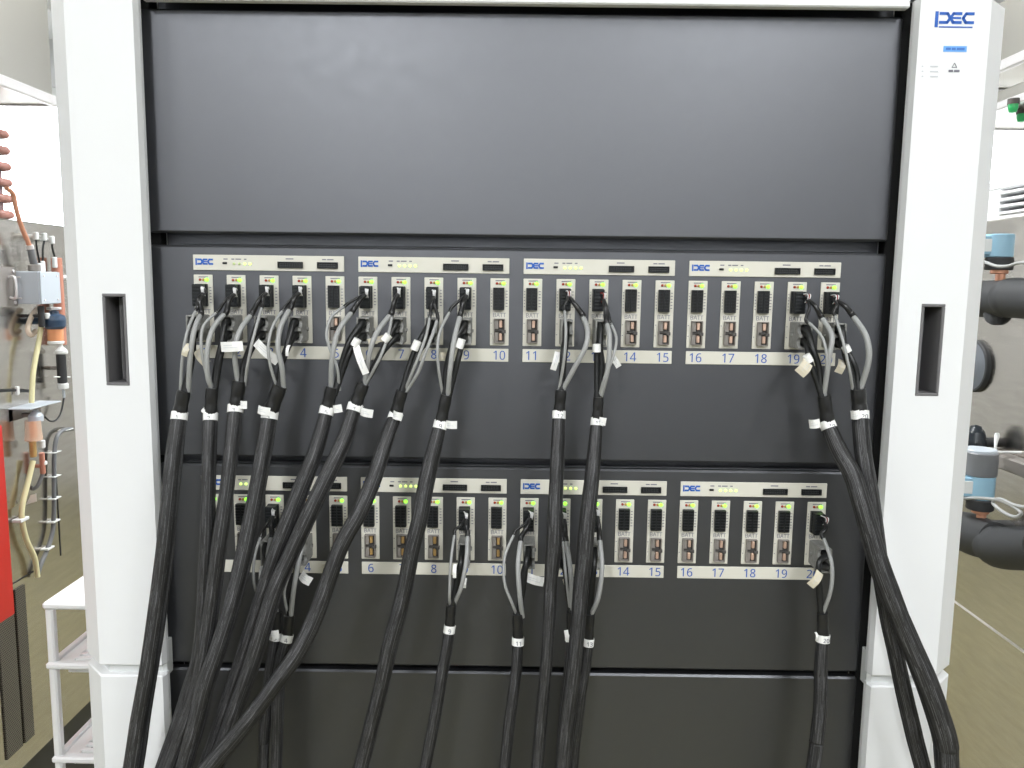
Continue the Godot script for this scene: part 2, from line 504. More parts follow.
func build_cabinet() -> void:
	var c := thing("equipment_cabinet", Vector3(0, 0, 0), "white steel equipment cabinet with wide front pillars framing black panels", "cabinet")
	for s in [-1.0, 1.0]:
		pillar(c, s, 1.0178, 1.7405, true, false)
		pillar(c, s, 0.08, 1.0062, false, true)
		pillar(c, s, 1.749, 1.86, false, false)
		var st := mb()
		var xo := 0.488 if s < 0 else 0.507
		var xi := 0.390 if s < 0 else 0.406
		prism(st, PackedVector2Array([Vector2(xi, 0.003), Vector2(xi, 0.018), Vector2(xi + 0.004, 0.021), Vector2(xo - 0.034, 0.021), Vector2(xo - 0.012, -0.002), Vector2(xo - 0.012, -0.012), Vector2(xi + 0.022, -0.012), Vector2(xi + 0.022, 0.003)]), 1.0, 1.04, Transform3D(Basis(Vector3(s, 0, 0), Vector3(0, 0, 1), Vector3(0, 1, 0)), Vector3.ZERO))
		obj("pillar_joint", st, M.white2, c)
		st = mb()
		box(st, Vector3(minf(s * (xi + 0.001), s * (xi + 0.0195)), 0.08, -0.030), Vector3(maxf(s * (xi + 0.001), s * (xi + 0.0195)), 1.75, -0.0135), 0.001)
		obj("inner_frame", st, M.panel_dark, c)  # near-black box put in so the gap beside the panels reads shaded
		st = mb()
		box(st, Vector3(minf(s * (xo - 0.02), s * xo), 0.06, -0.62), Vector3(maxf(s * (xo - 0.02), s * xo), 1.86, -0.021), 0.002)
		obj("side_panel", st, M.white, c)
	var st := mb()
	box(st, Vector3(-0.386, 1.7335, 0.010), Vector3(0.4005, 1.86, 0.021), 0.0015); obj("header", st, M.white, c)
	st = mb()
	box(st, Vector3(-0.388, 0.10, -0.029), Vector3(0.4035, 1.86, -0.024)); obj("inner_sheet", st, M.panel, c)  # backing added behind the panels to keep the lit interior out of the grooves
	st = mb()
	box(st, Vector3(-0.388, 0.06, -0.62), Vector3(0.404, 1.86, -0.60)); obj("back_panel", st, M.panel_dark, c)
	st = mb()
	box(st, Vector3(-0.47, 1.86, -0.62), Vector3(0.487, 1.885, 0.02), 0.004); obj("roof", st, M.white, c)
	st = mb()
	box(st, Vector3(-0.47, 0.0, -0.60), Vector3(0.487, 0.08, 0.0), 0.004); obj("base", st, M.plinth, c)
	# maker's mark and small print on the right pillar
	var p0 := at(934.5, 26.5, 0.0301)
	st = mb()
	var k := 0.0388
	logo(st, Transform3D(Basis.IDENTITY.scaled(Vector3(k, k, 1)), p0), true)
	var lg := obj("emblem", st, M.print_blue, c)
	lg.set_meta("label", "blue maker's emblem")
	p0 = at(955, 49, 0.0301)
	st = mb()
	box(st, p0 - Vector3(0.0118, 0.0028, 0), p0 + Vector3(0.0118, 0.0028, 0.0003)); obj("type_plate", st, M.print_sky, c)
	st = mb()
	for w in [[-0.0095, -0.0045], [-0.0035, 0.0005], [0.0015, 0.0095]]:
		box(st, p0 + Vector3(w[0], -0.0012, 0.0003), p0 + Vector3(w[1], 0.0012, 0.0005))
	obj("small_print", st, mat(Color(0.25, 0.45, 0.75), 0.5), c)
	p0 = at(954, 71, 0.0301)
	st = mb()
	for w in [[-0.0055, -0.001], [0.0, 0.0055]]: box(st, p0 + Vector3(w[0], -0.0011, 0), p0 + Vector3(w[1], 0.0011, 0.0003))
	stroke(st, [Vector2(-0.0024, 0.0035), Vector2(0, 0.0078), Vector2(0.0024, 0.0035), Vector2(-0.0024, 0.0035)], 0.0006, 0.0003, Transform3D(Basis.IDENTITY, p0))
	obj("small_print", st, M.print_grey, c)
	st = mb()
	for j in 3:
		var q := at(934, 66.5 + j * 5.0, 0.0301)
		box(st, q - Vector3(0.004, 0.0006, 0), q + Vector3(0.004, 0.0006, 0.0003))
		box(st, q - Vector3(0.0125, 0.0006, 0), q + Vector3(-0.011, 0.0006, 0.0003))
	obj("small_print", st, M.print_faint, c)

func rack_panel(called: String, y0: float, y1: float, label: String, lip: bool) -> void:
	var t := thing(called, Vector3(0.005, y0, 0), label, "panel")
	var st := mb()
	box(st, Vector3(-0.4025, 0, -0.012), Vector3(0.3990, y1 - y0, 0.0), 0.0022); obj("front_plate", st, M.panel, t)
	if lip:                                                  # folded edge showing in the joint above
		st = mb()
		box(st, Vector3(-0.372, y1 - y0 + 0.0008, -0.012), Vector3(0.381, y1 - y0 + 0.0021, -0.0035), 0.0006); obj("folded_edge", st, M.panel, t)

# ------------------------------------------------------------------ charger modules
const PITCH := 0.036
var mesh := {}
func shape(called: String, build: Callable) -> Mesh:
	if not mesh.has(called):
		var st := mb()
		build.call(st)
		mesh[called] = st.commit()
	return mesh[called]
func module_shapes() -> void:
	shape("header", func(st): box(st, Vector3(0, -0.0167, 0), Vector3(0.1645, 0, 0.0015), 0.0004))
	shape("strip", func(st): box(st, Vector3(0, -0.0143, 0), Vector3(0.1645, 0, 0.0015), 0.0004))
	shape("plate", func(st): box(st, Vector3(0, -0.0735, 0), Vector3(0.0206, 0, 0.0015), 0.0004))
	shape("logo", func(st): logo(st, Transform3D(Basis.IDENTITY.scaled(Vector3(0.0188, 0.0215, 1)), Vector3(0, 0, 0)), false))
	shape("switch", func(st): box(st, Vector3(-0.0024, -0.0011, 0), Vector3(0.0024, 0.0011, 0.0012), 0.0003))
	shape("led", func(st): lathe(st, [Vector2(0.0015, 0), Vector2(0.0015, 0.0007), Vector2(0.0010, 0.0013), Vector2(0.0, 0.0015)], 8, Transform3D(Basis(Vector3(1, 0, 0), Vector3(0, 0, 1), Vector3(0, -1, 0)), Vector3.ZERO)))
	shape("led_big", func(st): lathe(st, [Vector2(0.0022, 0), Vector2(0.0022, 0.0008), Vector2(0.0015, 0.0016), Vector2(0.0, 0.0019)], 10, Transform3D(Basis(Vector3(1, 0, 0), Vector3(0, 0, 1), Vector3(0, -1, 0)), Vector3.ZERO)))
	for w in [0.0275, 0.0225]:
		shape("port%s" % w, func(st):
			for r in [[0.0, 0.0, w, 0.0009], [0.0, 0.0059, w, 0.0068], [0.0, 0.0009, 0.0009, 0.0059], [w - 0.0009, 0.0009, w, 0.0059]]:
				box(st, Vector3(r[0], r[1], 0), Vector3(r[2], r[3], 0.0022), 0.0002)
			box(st, Vector3(0.0009, 0.0009, 0), Vector3(w - 0.0009, 0.0059, 0.0004)))
		shape("pins%s" % w, func(st):
			var n := int(w / 0.0022)
			for i in n:
				for j in 2:
					box(st, Vector3(0.0022 + i * (w - 0.0044) / n, 0.0018 + j * 0.0022, 0.0004), Vector3(0.0031 + i * (w - 0.0044) / n, 0.0027 + j * 0.0022, 0.0016)))
	shape("caption_wide", func(st):
		for b in [[-0.0042, 0.0042]]: box(st, Vector3(b[0], -0.0006, 0), Vector3(b[1], 0.0006, 0.0002)))
	shape("caption_words", func(st):
		for b in [[-0.0062, -0.0018], [-0.0008, 0.0062]]: box(st, Vector3(b[0], -0.0006, 0), Vector3(b[1], 0.0006, 0.0002)))
	shape("caption_leds", func(st):
		for b in [[-0.0145, -0.0100], [-0.0058, -0.0026], [-0.0014, 0.0048], [0.0078, 0.0106]]: box(st, Vector3(b[0], -0.0006, 0), Vector3(b[1], 0.0006, 0.0002)))
	shape("terminal", func(st):
		box(st, Vector3(0, -0.0243, 0), Vector3(0.0122, 0, 0.0050), 0.0004)
		box(st, Vector3(0.0057, -0.0240, 0.0050), Vector3(0.0065, -0.0003, 0.0066))
		for i in 7:
			for j in 2:
				var x := 0.0006 + j * 0.0061
				box(st, Vector3(x, -0.0010 - i * 0.0033, 0.0050), Vector3(x + 0.0048, -0.0004 - i * 0.0033, 0.0064)))
	shape("contacts", func(st):
		for i in 7:
			for j in 2:
				var x := 0.0018 + j * 0.0061
				box(st, Vector3(x, -0.0030 - i * 0.0033, 0.0050), Vector3(x + 0.0022, -0.0017 - i * 0.0033, 0.0053)))
	shape("pin_marks", func(st):
		for i in 6:
			box(st, Vector3(0.0009, -0.0142 - i * 0.0033, 0), Vector3(0.0021, -0.0134 - i * 0.0033, 0.0002))
			box(st, Vector3(0.0168, -0.0142 - i * 0.0033, 0), Vector3(0.0190, -0.0134 - i * 0.0033, 0.0002))
		box(st, Vector3(0.0055, -0.0030, 0), Vector3(0.0158, -0.0020, 0.0002))
		box(st, Vector3(0.0008, -0.0492, 0), Vector3(0.0019, -0.0484, 0.0002))
		box(st, Vector3(0.0008, -0.0610, 0), Vector3(0.0019, -0.0602, 0.0002)))
	shape("socket", func(st):
		for r in [[0.0, -0.0010, 0.0122, 0.0], [0.0, -0.0265, 0.0122, -0.0255], [0.0, -0.0255, 0.0010, -0.0010], [0.0112, -0.0255, 0.0122, -0.0010]]:
			box(st, Vector3(r[0], r[1], 0), Vector3(r[2], r[3], 0.0050), 0.0003)
		box(st, Vector3(0.0010, -0.0255, 0), Vector3(0.0050, -0.0150, 0.0030), 0.0003)
		box(st, Vector3(0.0010, -0.0118, 0), Vector3(0.0050, -0.0010, 0.0030), 0.0003))
	shape("socket_floor", func(st):
		box(st, Vector3(0.0010, -0.0255, 0), Vector3(0.0112, -0.0010, 0.0006))
		box(st, Vector3(0.0085, -0.0160, 0.0006), Vector3(0.0130, -0.0125, 0.0054), 0.0003)
		box(st, Vector3(0.0010, -0.0140, 0.0006), Vector3(0.0085, -0.0130, 0.0040), 0.0002))
	shape("contact", func(st): box(st, Vector3(0.0058, -0.0084, 0), Vector3(0.0092, -0.0006, 0.0038), 0.0006))
func make_module(row: int, m: int) -> void:
	var x0 := -0.35 + 0.18 * m
	var y0 := 1.4764 if row == 0 else 1.2309
	var lab: String = [["beige module numbered 1 to 5, only its last channel without a loom", "beige module numbered 6 to 10, only channel 10 left free", "beige module numbered 11 to 15 with two looms in its middle", "beige module numbered 16 to 20 with looms on its last two channels"], ["beige module half hidden behind the hanging black sleeves", "beige module with brass contacts and a single loom on channel 9", "beige module crossed by two thick black sleeves", "beige module numbered 16 to 20, empty but for its last channel"]][row][m]
	var t := thing("charger_module", Vector3(x0, y0 - 0.113, 0.0001), lab, "module", "charger modules")
	var top := 0.113
	var hp := inst("header_plate", mesh.header, M.plate, t, Vector3(0, top, 0))
	var z := 0.0015
	inst("logo", mesh.logo, M.print_blue, hp, Vector3(0.0028, -0.0122, z))
	inst("switch", mesh.switch, M.hole, hp, Vector3(0.0348, -0.0089, z))
	for i in 4:
		var lit := not (row == 0 and m == 0 and i < 2)
		var l := inst("led", mesh.led, M.led_yellow if lit else M.led_dim, hp, Vector3(0.0448 + i * 0.0058, -0.0094, z))
	inst("caption", mesh.caption_leds, M.print_grey, hp, Vector3(0.0478, -0.0045, z))
	inst("caption", mesh.caption_wide, M.print_grey, hp, Vector3(0.1053, -0.0035, z))
	inst("caption", mesh.caption_words, M.print_grey, hp, Vector3(0.1470, -0.0038, z))
	for pt in [[0.0925, 0.0275], [0.1355, 0.0225]]:
		var p := inst("port", mesh["port%s" % pt[1]], M.terminal, hp, Vector3(pt[0], -0.0134, z))
		inst("port_pins", mesh["pins%s" % pt[1]], M.pin, hp, Vector3(pt[0], -0.0134, z))
	for i in 5:
		var cp := inst("channel_plate", mesh.plate, M.plate, t, Vector3(i * PITCH, top - 0.0216, 0))
		inst("led", mesh.led, M.led_red, cp, Vector3(0.0072, -0.0055, z))
		inst("led", mesh.led, M.led_amber, cp, Vector3(0.0108, -0.0055, z))
		inst("led", mesh.led_big, M.led_green, cp, Vector3(0.0146, -0.0055, z)).set_meta("label", "lit green light")
		inst("terminal_block", mesh.terminal, M.terminal, cp, Vector3(0.0032, -0.0100, z))
		inst("terminal_holes", mesh.contacts, M.hole, cp, Vector3(0.0032, -0.0100, z))
		inst("pin_marks", mesh.pin_marks, M.print_grey, cp, Vector3(0, 0, z))
		var bt := inst("socket_caption", mesh.batt, M.print_grey, cp, Vector3(0.0100, -0.0400, z + 0.0001))
		inst("battery_socket", mesh.socket, M.socket, cp, Vector3(0.0042, -0.0436, z))
		inst("socket_floor", mesh.socket_floor, M.socket_floor, cp, Vector3(0.0042, -0.0436, z))
		var cm: Material = M.brass if row == 1 and m == 1 else M.copper
		inst("contact", mesh.contact, cm, cp, Vector3(0.0042, -0.0450, z + 0.0006))
		inst("contact", mesh.contact, cm, cp, Vector3(0.0042, -0.0590, z + 0.0006))
	var ns := inst("number_strip", mesh.strip, M.plate, t, Vector3(0, top - 0.0986, 0))
	for i in 5:
		var o := inst("channel_number", text_mesh(str(m * 5 + i + 1), 0.0098), M.print_number, ns, Vector3(i * PITCH + 0.0103, -0.0072, z + 0.0001))

# ------------------------------------------------------------------ cable looms
func px_path(pts: Array, z0: float, z1: float, r: float) -> Array:
	var out := []
	for k in pts.size():
		var t := float(k) / maxf(pts.size() - 1, 1.0)
		out.append([at(pts[k][0], pts[k][1], lerpf(z0, z1, t)), r])
	return out
func plug_shape(st: SurfaceTool, s: float) -> void:          # two-pole battery plug standing out of its socket along z
	for b in [[-0.0063, -0.014, 0.0, 0.0063, 0.014, 0.018, 0.0008], [-0.0063, -0.014, 0.018, -0.0043, 0.014, 0.033, 0.0006], [-0.0043, 0.0122, 0.018, 0.0030, 0.014, 0.031, 0.0006], [-0.0043, -0.014, 0.018, 0.0030, -0.0122, 0.031, 0.0006], [0.0050, -0.0016, 0.004, 0.0082, 0.0016, 0.009, 0.0004]]:
		box(st, Vector3(minf(b[0] * s, b[3] * s), b[1], b[2]), Vector3(maxf(b[0] * s, b[3] * s), b[4], b[5]), b[6])
	var poly := PackedVector2Array([Vector2(0.018, -0.014), Vector2(0.030, -0.014)])
	for cy in [-0.0068, 0.0068]:
		for k in 9:
			var a := -PI / 2 - PI * k / 8.0
			poly.append(Vector2(0.030 + 0.0066 * cos(a), cy + 0.0054 * sin(a)))
	poly.append(Vector2(0.030, 0.014)); poly.append(Vector2(0.018, 0.014))
	prism(st, poly, minf(0.0030 * s, 0.0063 * s), maxf(0.0030 * s, 0.0063 * s), Transform3D(Basis(Vector3(0, 0, 1), Vector3(0, 1, 0), Vector3(1, 0, 0)), Vector3.ZERO))
func loom(d: Dictionary) -> void:
	var row: int = d.row
	var ch: int = d.ch
	var m := (ch - 1) / 5
	var i := (ch - 1) % 5
	var px0 := -0.35 + 0.18 * m + PITCH * i
	var py0 := (1.4764 if row == 0 else 1.2309) - 0.0216
	var base := Vector3(px0 + 0.0103, py0 - 0.0735, 0.0025)
	var label := "black cable loom on %s channel %d, %s" % [["upper", "lower"][row], ch, d.look]
	var t := thing("cable_loom", base, label, "cable", "cable looms hanging from the modules")
	var by := -base
	var L := Transform3D(Basis.IDENTITY, by)
	var tbx := px0 + 0.0032
	var tby := py0 - 0.0100
	var st := mb()
	# plug on the signal terminals
	box(st, Vector3(tbx + 0.0002, tby - 0.0241, 0.0083), Vector3(tbx + 0.0120, tby - 0.0002, 0.0170), 0.0008, L)
	for k in 6:
		box(st, Vector3(tbx + 0.0012, tby - 0.0034 - k * 0.0037, 0.0170), Vector3(tbx + 0.0110, tby - 0.0018 - k * 0.0037, 0.0186), 0.0003, L)
	obj("terminal_plug", st, M.terminal, t)
	# battery plug
	var sx := px0 + 0.0103
	var sy := py0 - 0.0568
	var mirror: bool = d.get("mirror", false)
	var o := inst("battery_plug", shape("plug_mirror" if mirror else "plug", func(q): plug_shape(q, -1.0 if mirror else 1.0)), M.plug, t, Vector3(sx, sy, 0.0040) + by)
	# join, sleeve
	var join: Array = d.join
	var sl: Array = d.sleeve
	var zj: float = d.get("zj", 0.052)
	var J := at(join[0], join[1], zj)
	# thin and thick grey cables with their shrink leads from the terminal plug
	var src := at(d.src[0], d.src[1], 0.020)
	for g in d.grey:
		var r: float = g[0]
		var pts: Array = g[1]
		var a := px_path(pts, 0.040, zj, r)
		for k in range(1, pts.size() - 1): a[k][0].z += 0.016 * sin(PI * k / (pts.size() - 1.0))
		a[-1][0] = a[-1][0].lerp(J, 0.12)
		a.append([a[-1][0] + (a[-1][0] - a[-2][0]).normalized() * 0.006, r])
		st = mb()
		tube(st, move(spline(a), by), 10)
		obj("grey_cable", st, M.grey_cable, t)
		st = mb()
		var dir: Vector3 = (a[0][0] - a[1][0]).normalized()
		var lead := [[src + Vector3(0, 0, -0.003), r * 0.8], [src.lerp(a[0][0], 0.35) + Vector3(0, 0, 0.008), r * 0.9], [a[0][0] + dir * 0.004, r * 1.15], [a[0][0] - dir * 0.002, r * 1.2]]
		tube(st, move(spline(lead), by), 8)
		obj("shrink_lead", st, M.shrink, t)
	# loose cores at the terminal plug
	for w in 3:
		st = mb()
		var q := src + Vector3((w - 1) * 0.0014, 0.0, 0.0)
		var cw := [[Vector3(q.x - 0.001, q.y + 0.004 - w * 0.001, 0.0170), 0.0006], [q + Vector3(0.0008, 0.004, 0.006), 0.0006], [q + Vector3(0.0012 - w * 0.0004, -0.001, 0.006), 0.0006], [q + Vector3(0, -0.005, 0.001), 0.0006]]
		tube(st, move(spline(cw, 4), by), 6)
		obj("core_wire", st, M.core_red if w == d.get("red", 9) else M.core_white, t)
	# black battery leads out of the plug
	for k in d.lead.size():
		var cy := 0.0068 if k == 0 else -0.0068
		var pp := px_path(d.lead[k], 0.048, zj, 0.0031)
		var s0 := Vector3(sx - (0.001 if not mirror else -0.001), sy + cy, 0.0)
		var a := [[s0 + Vector3(0, 0, 0.022), 0.0042], [s0 + Vector3(0, 0, 0.036), 0.0038]]
		a.append_array(pp)
		a.append([pp[-1][0] + (pp[-1][0] - pp[-2][0]).normalized() * 0.008, 0.0031])
		st = mb()
		tube(st, move(spline(a), by), 10)
		obj("battery_lead", st, M.black_cable, t)
	# shrink boot
	var b0 := at(sl[0][0], sl[0][1], zj)
	st = mb()
	var rj: float = sl[0][2] * 0.5 * 0.83 / F
	tube(st, move(spline([[J, rj * 0.92], [J.lerp(b0, 0.3), rj * 0.98], [J.lerp(b0, 0.55), rj * 0.90], [J.lerp(b0, 0.75), rj * 1.0], [b0, rj]], 3), by), 14, 0.03, ch * 1.7)
	obj("shrink_boot", st, M.shrink, t)
	# woven sleeve hanging to the floor
	var zs: Array = d.z
	var path := []
	for k in sl.size():
		var f := float(k) / (sl.size() - 1.0) * (zs.size() - 1.0)
		var z := lerpf(zs[int(f)], zs[mini(int(f) + 1, zs.size() - 1)], f - int(f))
		var p := at(sl[k][0], sl[k][1], z)
		path.append([p, sl[k][2] * 0.5 * (EYE.z - z) / F])
	path[0][0] = b0
	var last: Vector3 = path[-1][0]
	var slope: Vector3 = (last - path[-2][0]).normalized()
	var r1: float = path[-1][1]
	var mid := last + slope * 0.25
	mid.z = last.z + 0.02
	path.append([mid, r1])
	path.append([Vector3(mid.x + slope.x * 0.1, 0.25, mid.z + 0.02), r1])
	path.append([Vector3(mid.x + slope.x * 0.12, r1 + 0.004, mid.z + 0.03), r1])
	st = mb()
	tube(st, move(spline(path, 8), by), 20, 0.055, ch * 2.3 + row)
	obj("sleeve", st, M.sleeve, t)
	# white number band and flags
	var down: Vector3 = (path[1][0] - path[0][0]).normalized()
	var bc := b0 + down * 0.001
	var rb := rj * 1.13
	var bz := Basis(down.cross(Vector3(0, 0, 1)).normalized(), -down, Vector3.ZERO)
	bz.z = bz.x.cross(bz.y)
	st = mb()
	lathe(st, [Vector2(rb, -0.0042), Vector2(rb, 0.0042)], 20, Transform3D(bz, bc + by))
	lathe(st, [Vector2(rb - 0.0005, 0.0042), Vector2(rb - 0.0005, -0.0042)], 20, Transform3D(bz, bc + by))
	lathe(st, [Vector2(rb, 0.0042), Vector2(rb - 0.0005, 0.0042)], 20, Transform3D(bz, bc + by))
	var band := obj("label_band", st, M.paper, t)
	band.set_meta("label", "white number band")
	var num := MeshInstance3D.new()
	num.mesh = text_mesh(str(ch), 0.0042)
	num.material_override = M.print_grey
	num.position = bc + Vector3(0.001, 0, rb + 0.0003) + by
	put(num, "printed_number", band)
	for fl in d.get("flags", []):                            # [x0, y0, x1, y1, half width in px, z, old paper]
		var p0 := at(fl[0], fl[1], fl[5])
		var p1 := at(fl[2], fl[3], fl[5] + 0.004)
		var u := p1 - p0
		var n := u.cross(Vector3(0, 0, 1)).normalized()
		var hw: float = fl[4] * (EYE.z - fl[5]) / F
		var fz := n.cross(u.normalized()).normalized()
		if fz.z < 0: fz = -fz
		st = mb()
		var segs := 5
		for s in segs:                                       # slightly curled strip of paper
			var t0 := float(s) / segs
			var t1 := float(s + 1) / segs
			var c0 := p0 + u * t0 + fz * (0.0035 * sin(PI * t0)) + by
			var c1 := p0 + u * t1 + fz * (0.0035 * sin(PI * t1)) + by
			var nn := n.cross(c1 - c0).normalized()
			if nn.dot(fz) < 0: nn = -nn
			quad(st, c0 - n * hw, c1 - n * hw, c1 + n * hw, c0 + n * hw, nn)
			quad(st, c0 - n * hw - nn * 0.0003, c1 - n * hw - nn * 0.0003, c1 + n * hw - nn * 0.0003, c0 + n * hw - nn * 0.0003, -nn)
		obj("label_flag", st, M.old_paper if fl[6] else M.paper, t)
		if hw > 0.003:
			st = mb()
			var c := p0 + u * 0.5 + fz * 0.0040 + by
			var ux := u.normalized()
			for rr in [[-0.30, 0.32, 0.15], [-0.30, 0.1, -0.3]]:
				var q0: Vector3 = c + ux * u.length() * rr[0] + n * hw * rr[2]
				var q1: Vector3 = c + ux * u.length() * rr[1] + n * hw * rr[2]
				quad(st, q0 - n * 0.0002, q1 - n * 0.0002, q1 + n * 0.0002, q0 + n * 0.0002, fz)
			obj("small_print", st, M.print_faint, t)
	for w in d.get("wraps", []):                             # white wrap round a battery lead
		var a := at(w[0], w[1], w[4])
		var b := at(w[2], w[3], w[4])
		st = mb()
		tube(st, move([[a, 0.0042], [a.lerp(b, 0.5), 0.0043], [b, 0.0042]], by), 12)
		obj("label_wrap", st, M.paper, t)

const THICK := 0.0027
const THIN := 0.0016
func build_looms() -> void:
	loom({row = 0, ch = 1, look = "its sleeve falling in front of the white pillar", src = [204, 291], join = [184, 391], z = [0.052, 0.075, 0.085, 0.09],
		grey = [[THIN, [[196, 310], [193, 330], [188, 356], [180, 388]]], [THICK, [[200.5, 315], [200, 328], [196, 352], [189, 388]]]],
		lead = [[[193, 350], [184, 390]], [[192, 358], [186, 392]]], flags = [[197, 350, 207, 364, 4.5, 0.05, true], [190, 344, 184, 356, 3, 0.06, true]],
		sleeve = [[179.5, 415, 14.5], [175, 450, 17], [168, 520, 18], [160, 590, 18], [150, 660, 19], [140, 720, 20], [133, 768, 20.5]]})
	loom({row = 0, ch = 2, look = "hanging straight down between its neighbours", src = [236, 292], join = [212, 388], z = [0.052, 0.075, 0.072, 0.078],
		grey = [[THIN, [[217, 312], [208, 325], [207, 342], [208, 362], [210, 388]]], [THICK, [[225, 313.5], [217, 328], [213, 350], [212, 375], [212, 389]]]],
		lead = [[[221, 345], [216, 368], [214, 388]], [[221, 354], [218, 372], [215, 390]]], flags = [[221, 347, 243, 346, 5, 0.066, false], [203, 408, 207, 414, 2, 0.052, false]],
		sleeve = [[210.5, 416, 13], [209.5, 440, 14], [208, 500, 14.5], [206, 560, 15], [203, 620, 15], [198, 660, 15], [189, 690, 15], [180, 720, 15.5], [163, 768, 16]]})
	loom({row = 0, ch = 3, look = "its long white flag crossing toward channel 4", src = [268, 291], join = [239, 381], z = [0.052, 0.085, 0.090, 0.096],
		grey = [[THIN, [[262, 307], [261, 322], [257, 342], [251, 365], [246.5, 381]]], [THICK, [[251, 315], [244, 331], [239.5, 353], [237.5, 380]]]],
		lead = [[[252, 342], [244, 364], [241, 382]], [[250, 352], [244, 370], [242, 382]]], flags = [[256, 342, 278, 362, 4.5, 0.05, false], [240, 404, 247, 405, 4, 0.052, false]],
		sleeve = [[235.5, 408, 14], [232.5, 440, 14.5], [227, 490, 15], [220, 540, 15.5], [214, 590, 16], [207, 640, 16], [198, 685, 16], [186, 725, 17], [170, 768, 17]]})
	loom({row = 0, ch = 4, look = "its white number band sliding loose", src = [301, 291], join = [280, 386], z = [0.052, 0.08, 0.105, 0.116],
		grey = [[THIN, [[283, 310], [276, 326], [273, 346], [274, 366], [275.5, 384]]], [THICK, [[290, 309], [284, 326], [282.5, 346], [285, 366], [284, 386]]]],
		lead = [[[288, 343], [281, 366], [279, 386]], [[286, 352], [280, 372], [279, 388]]], flags = [[258, 409, 270, 412, 4.2, 0.058, false], [289, 345, 287, 356, 1.5, 0.055, false]],
		sleeve = [[270, 414, 15], [264, 450, 17], [255, 500, 17.5], [244, 555, 18], [233, 600, 18], [219, 645, 18], [207, 680, 18], [196, 725, 18], [184, 768, 18]]})
	loom({row = 0, ch = 6, look = "a thin grey cable arching across empty channel 5", src = [367, 293], join = [332, 387], z = [0.055, 0.082, 0.082, 0.086],
		grey = [[THIN, [[345, 306], [334, 316], [330, 332], [333, 347], [339, 366], [340, 385]]], [THICK, [[352, 312], [341, 331], [335, 358], [331, 387]]]],
		lead = [[[349, 342], [341, 366], [336, 388]], [[351, 350], [343, 370], [337, 388]]], flags = [[356, 346, 366, 374, 3.5, 0.062, false], [333, 409, 342, 408, 4, 0.054, false]], wraps = [[358, 339, 354, 346, 0.06]],
		sleeve = [[327, 410, 13.5], [317, 448, 16], [300, 492, 17], [277, 552, 18], [264, 592, 18], [252, 630, 18], [240, 668, 18], [225, 712, 18], [206, 768, 18]]})
	loom({row = 0, ch = 7, look = "two white paper bands overlapping on its boot", src = [399, 292], join = [363, 384], z = [0.055, 0.086, 0.101, 0.104],
		grey = [[THICK, [[390, 315], [379, 332], [372, 352], [365, 384]]], [THIN, [[392, 316], [390.5, 332], [384.5, 352], [376, 368], [366.5, 384]]]],
		lead = [[[384, 347], [374, 366], [363, 384]], [[382, 353], [372, 372], [363, 386]]], flags = [[361, 411, 373, 414, 4.2, 0.058, false], [384, 338, 368, 342, 3, 0.05, true]], wraps = [[389, 335, 384, 341, 0.06]],
		sleeve = [[355, 407, 14], [345, 438, 16], [335, 460, 16.5], [312, 508, 17], [290, 556, 17.5], [276, 587, 17.5], [264, 625, 17.5], [252, 663, 17.5], [240, 697, 17.5], [215, 768, 18]]})
	loom({row = 0, ch = 8, look = "sweeping diagonally in front of the lower row", src = [434, 294], join = [402, 391], z = [0.055, 0.09, 0.11, 0.13, 0.13],
		grey = [[THIN, [[429.7, 317], [427, 337], [416, 366], [406, 389]]], [0.0018, [[437, 320], [434, 333], [427, 352], [419, 372], [408, 390]]]],
		lead = [[[417, 346], [410, 364], [403.5, 386]], [[420, 350], [412, 370], [404, 388]]], flags = [[393, 414, 402, 417, 4, 0.06, false]], wraps = [[418, 341, 414, 350, 0.058]],
		sleeve = [[395.5, 416, 13], [386, 441, 15], [374, 479, 16], [360, 512, 17], [340, 549, 17.5], [318, 611, 17.5], [300, 649, 17.5], [279, 679, 17.5], [258, 708, 18], [234, 738, 18], [208, 768, 18]]})
	loom({row = 0, ch = 9, look = "with a second white flag beside its band", src = [467, 293], join = [446.5, 395], z = [0.052, 0.075, 0.08, 0.08],
		grey = [[THIN, [[450, 311], [441, 331], [439, 350], [440, 370], [441.5, 390]]], [THICK, [[460, 316], [455, 340], [451, 370], [448, 396]]]],
		lead = [[[452, 346], [446, 372], [444.5, 396]], [[460, 352], [455, 372], [449, 396]]], flags = [[446, 424, 457, 425, 4, 0.055, false], [438, 356, 448, 356, 4, 0.03, true]], wraps = [[462, 339, 459, 348, 0.057]],
		sleeve = [[440.5, 424, 12.5], [434, 449, 15.5], [426, 485, 16.5], [420, 518, 17], [412, 550, 17], [403, 596, 17], [390, 645, 17], [381, 687, 16.5], [372, 723, 16], [361, 768, 16]]})
	loom({row = 0, ch = 12, look = "its thick grey cable bowing out sideways", src = [568, 295], join = [561, 390], z = [0.052, 0.075, 0.08, 0.085], red = 1,
		grey = [[THIN, [[564.4, 310], [565, 329], [563.6, 356], [559, 388]]], [THICK, [[583, 317], [586.5, 330], [584, 346], [573, 368], [564, 388]]]],
		lead = [[[565, 350], [563, 370], [562, 390]], [[563, 352], [562, 372], [561, 391]]], flags = [[558, 352, 553, 370, 3, 0.045, false]],
		sleeve = [[559, 414, 12], [558, 441, 14], [556, 485, 15], [554.5, 523, 16], [553.5, 548, 16], [551, 580, 14], [549.5, 614, 14], [547, 655, 13], [542, 712, 13], [537.5, 768, 13]]})
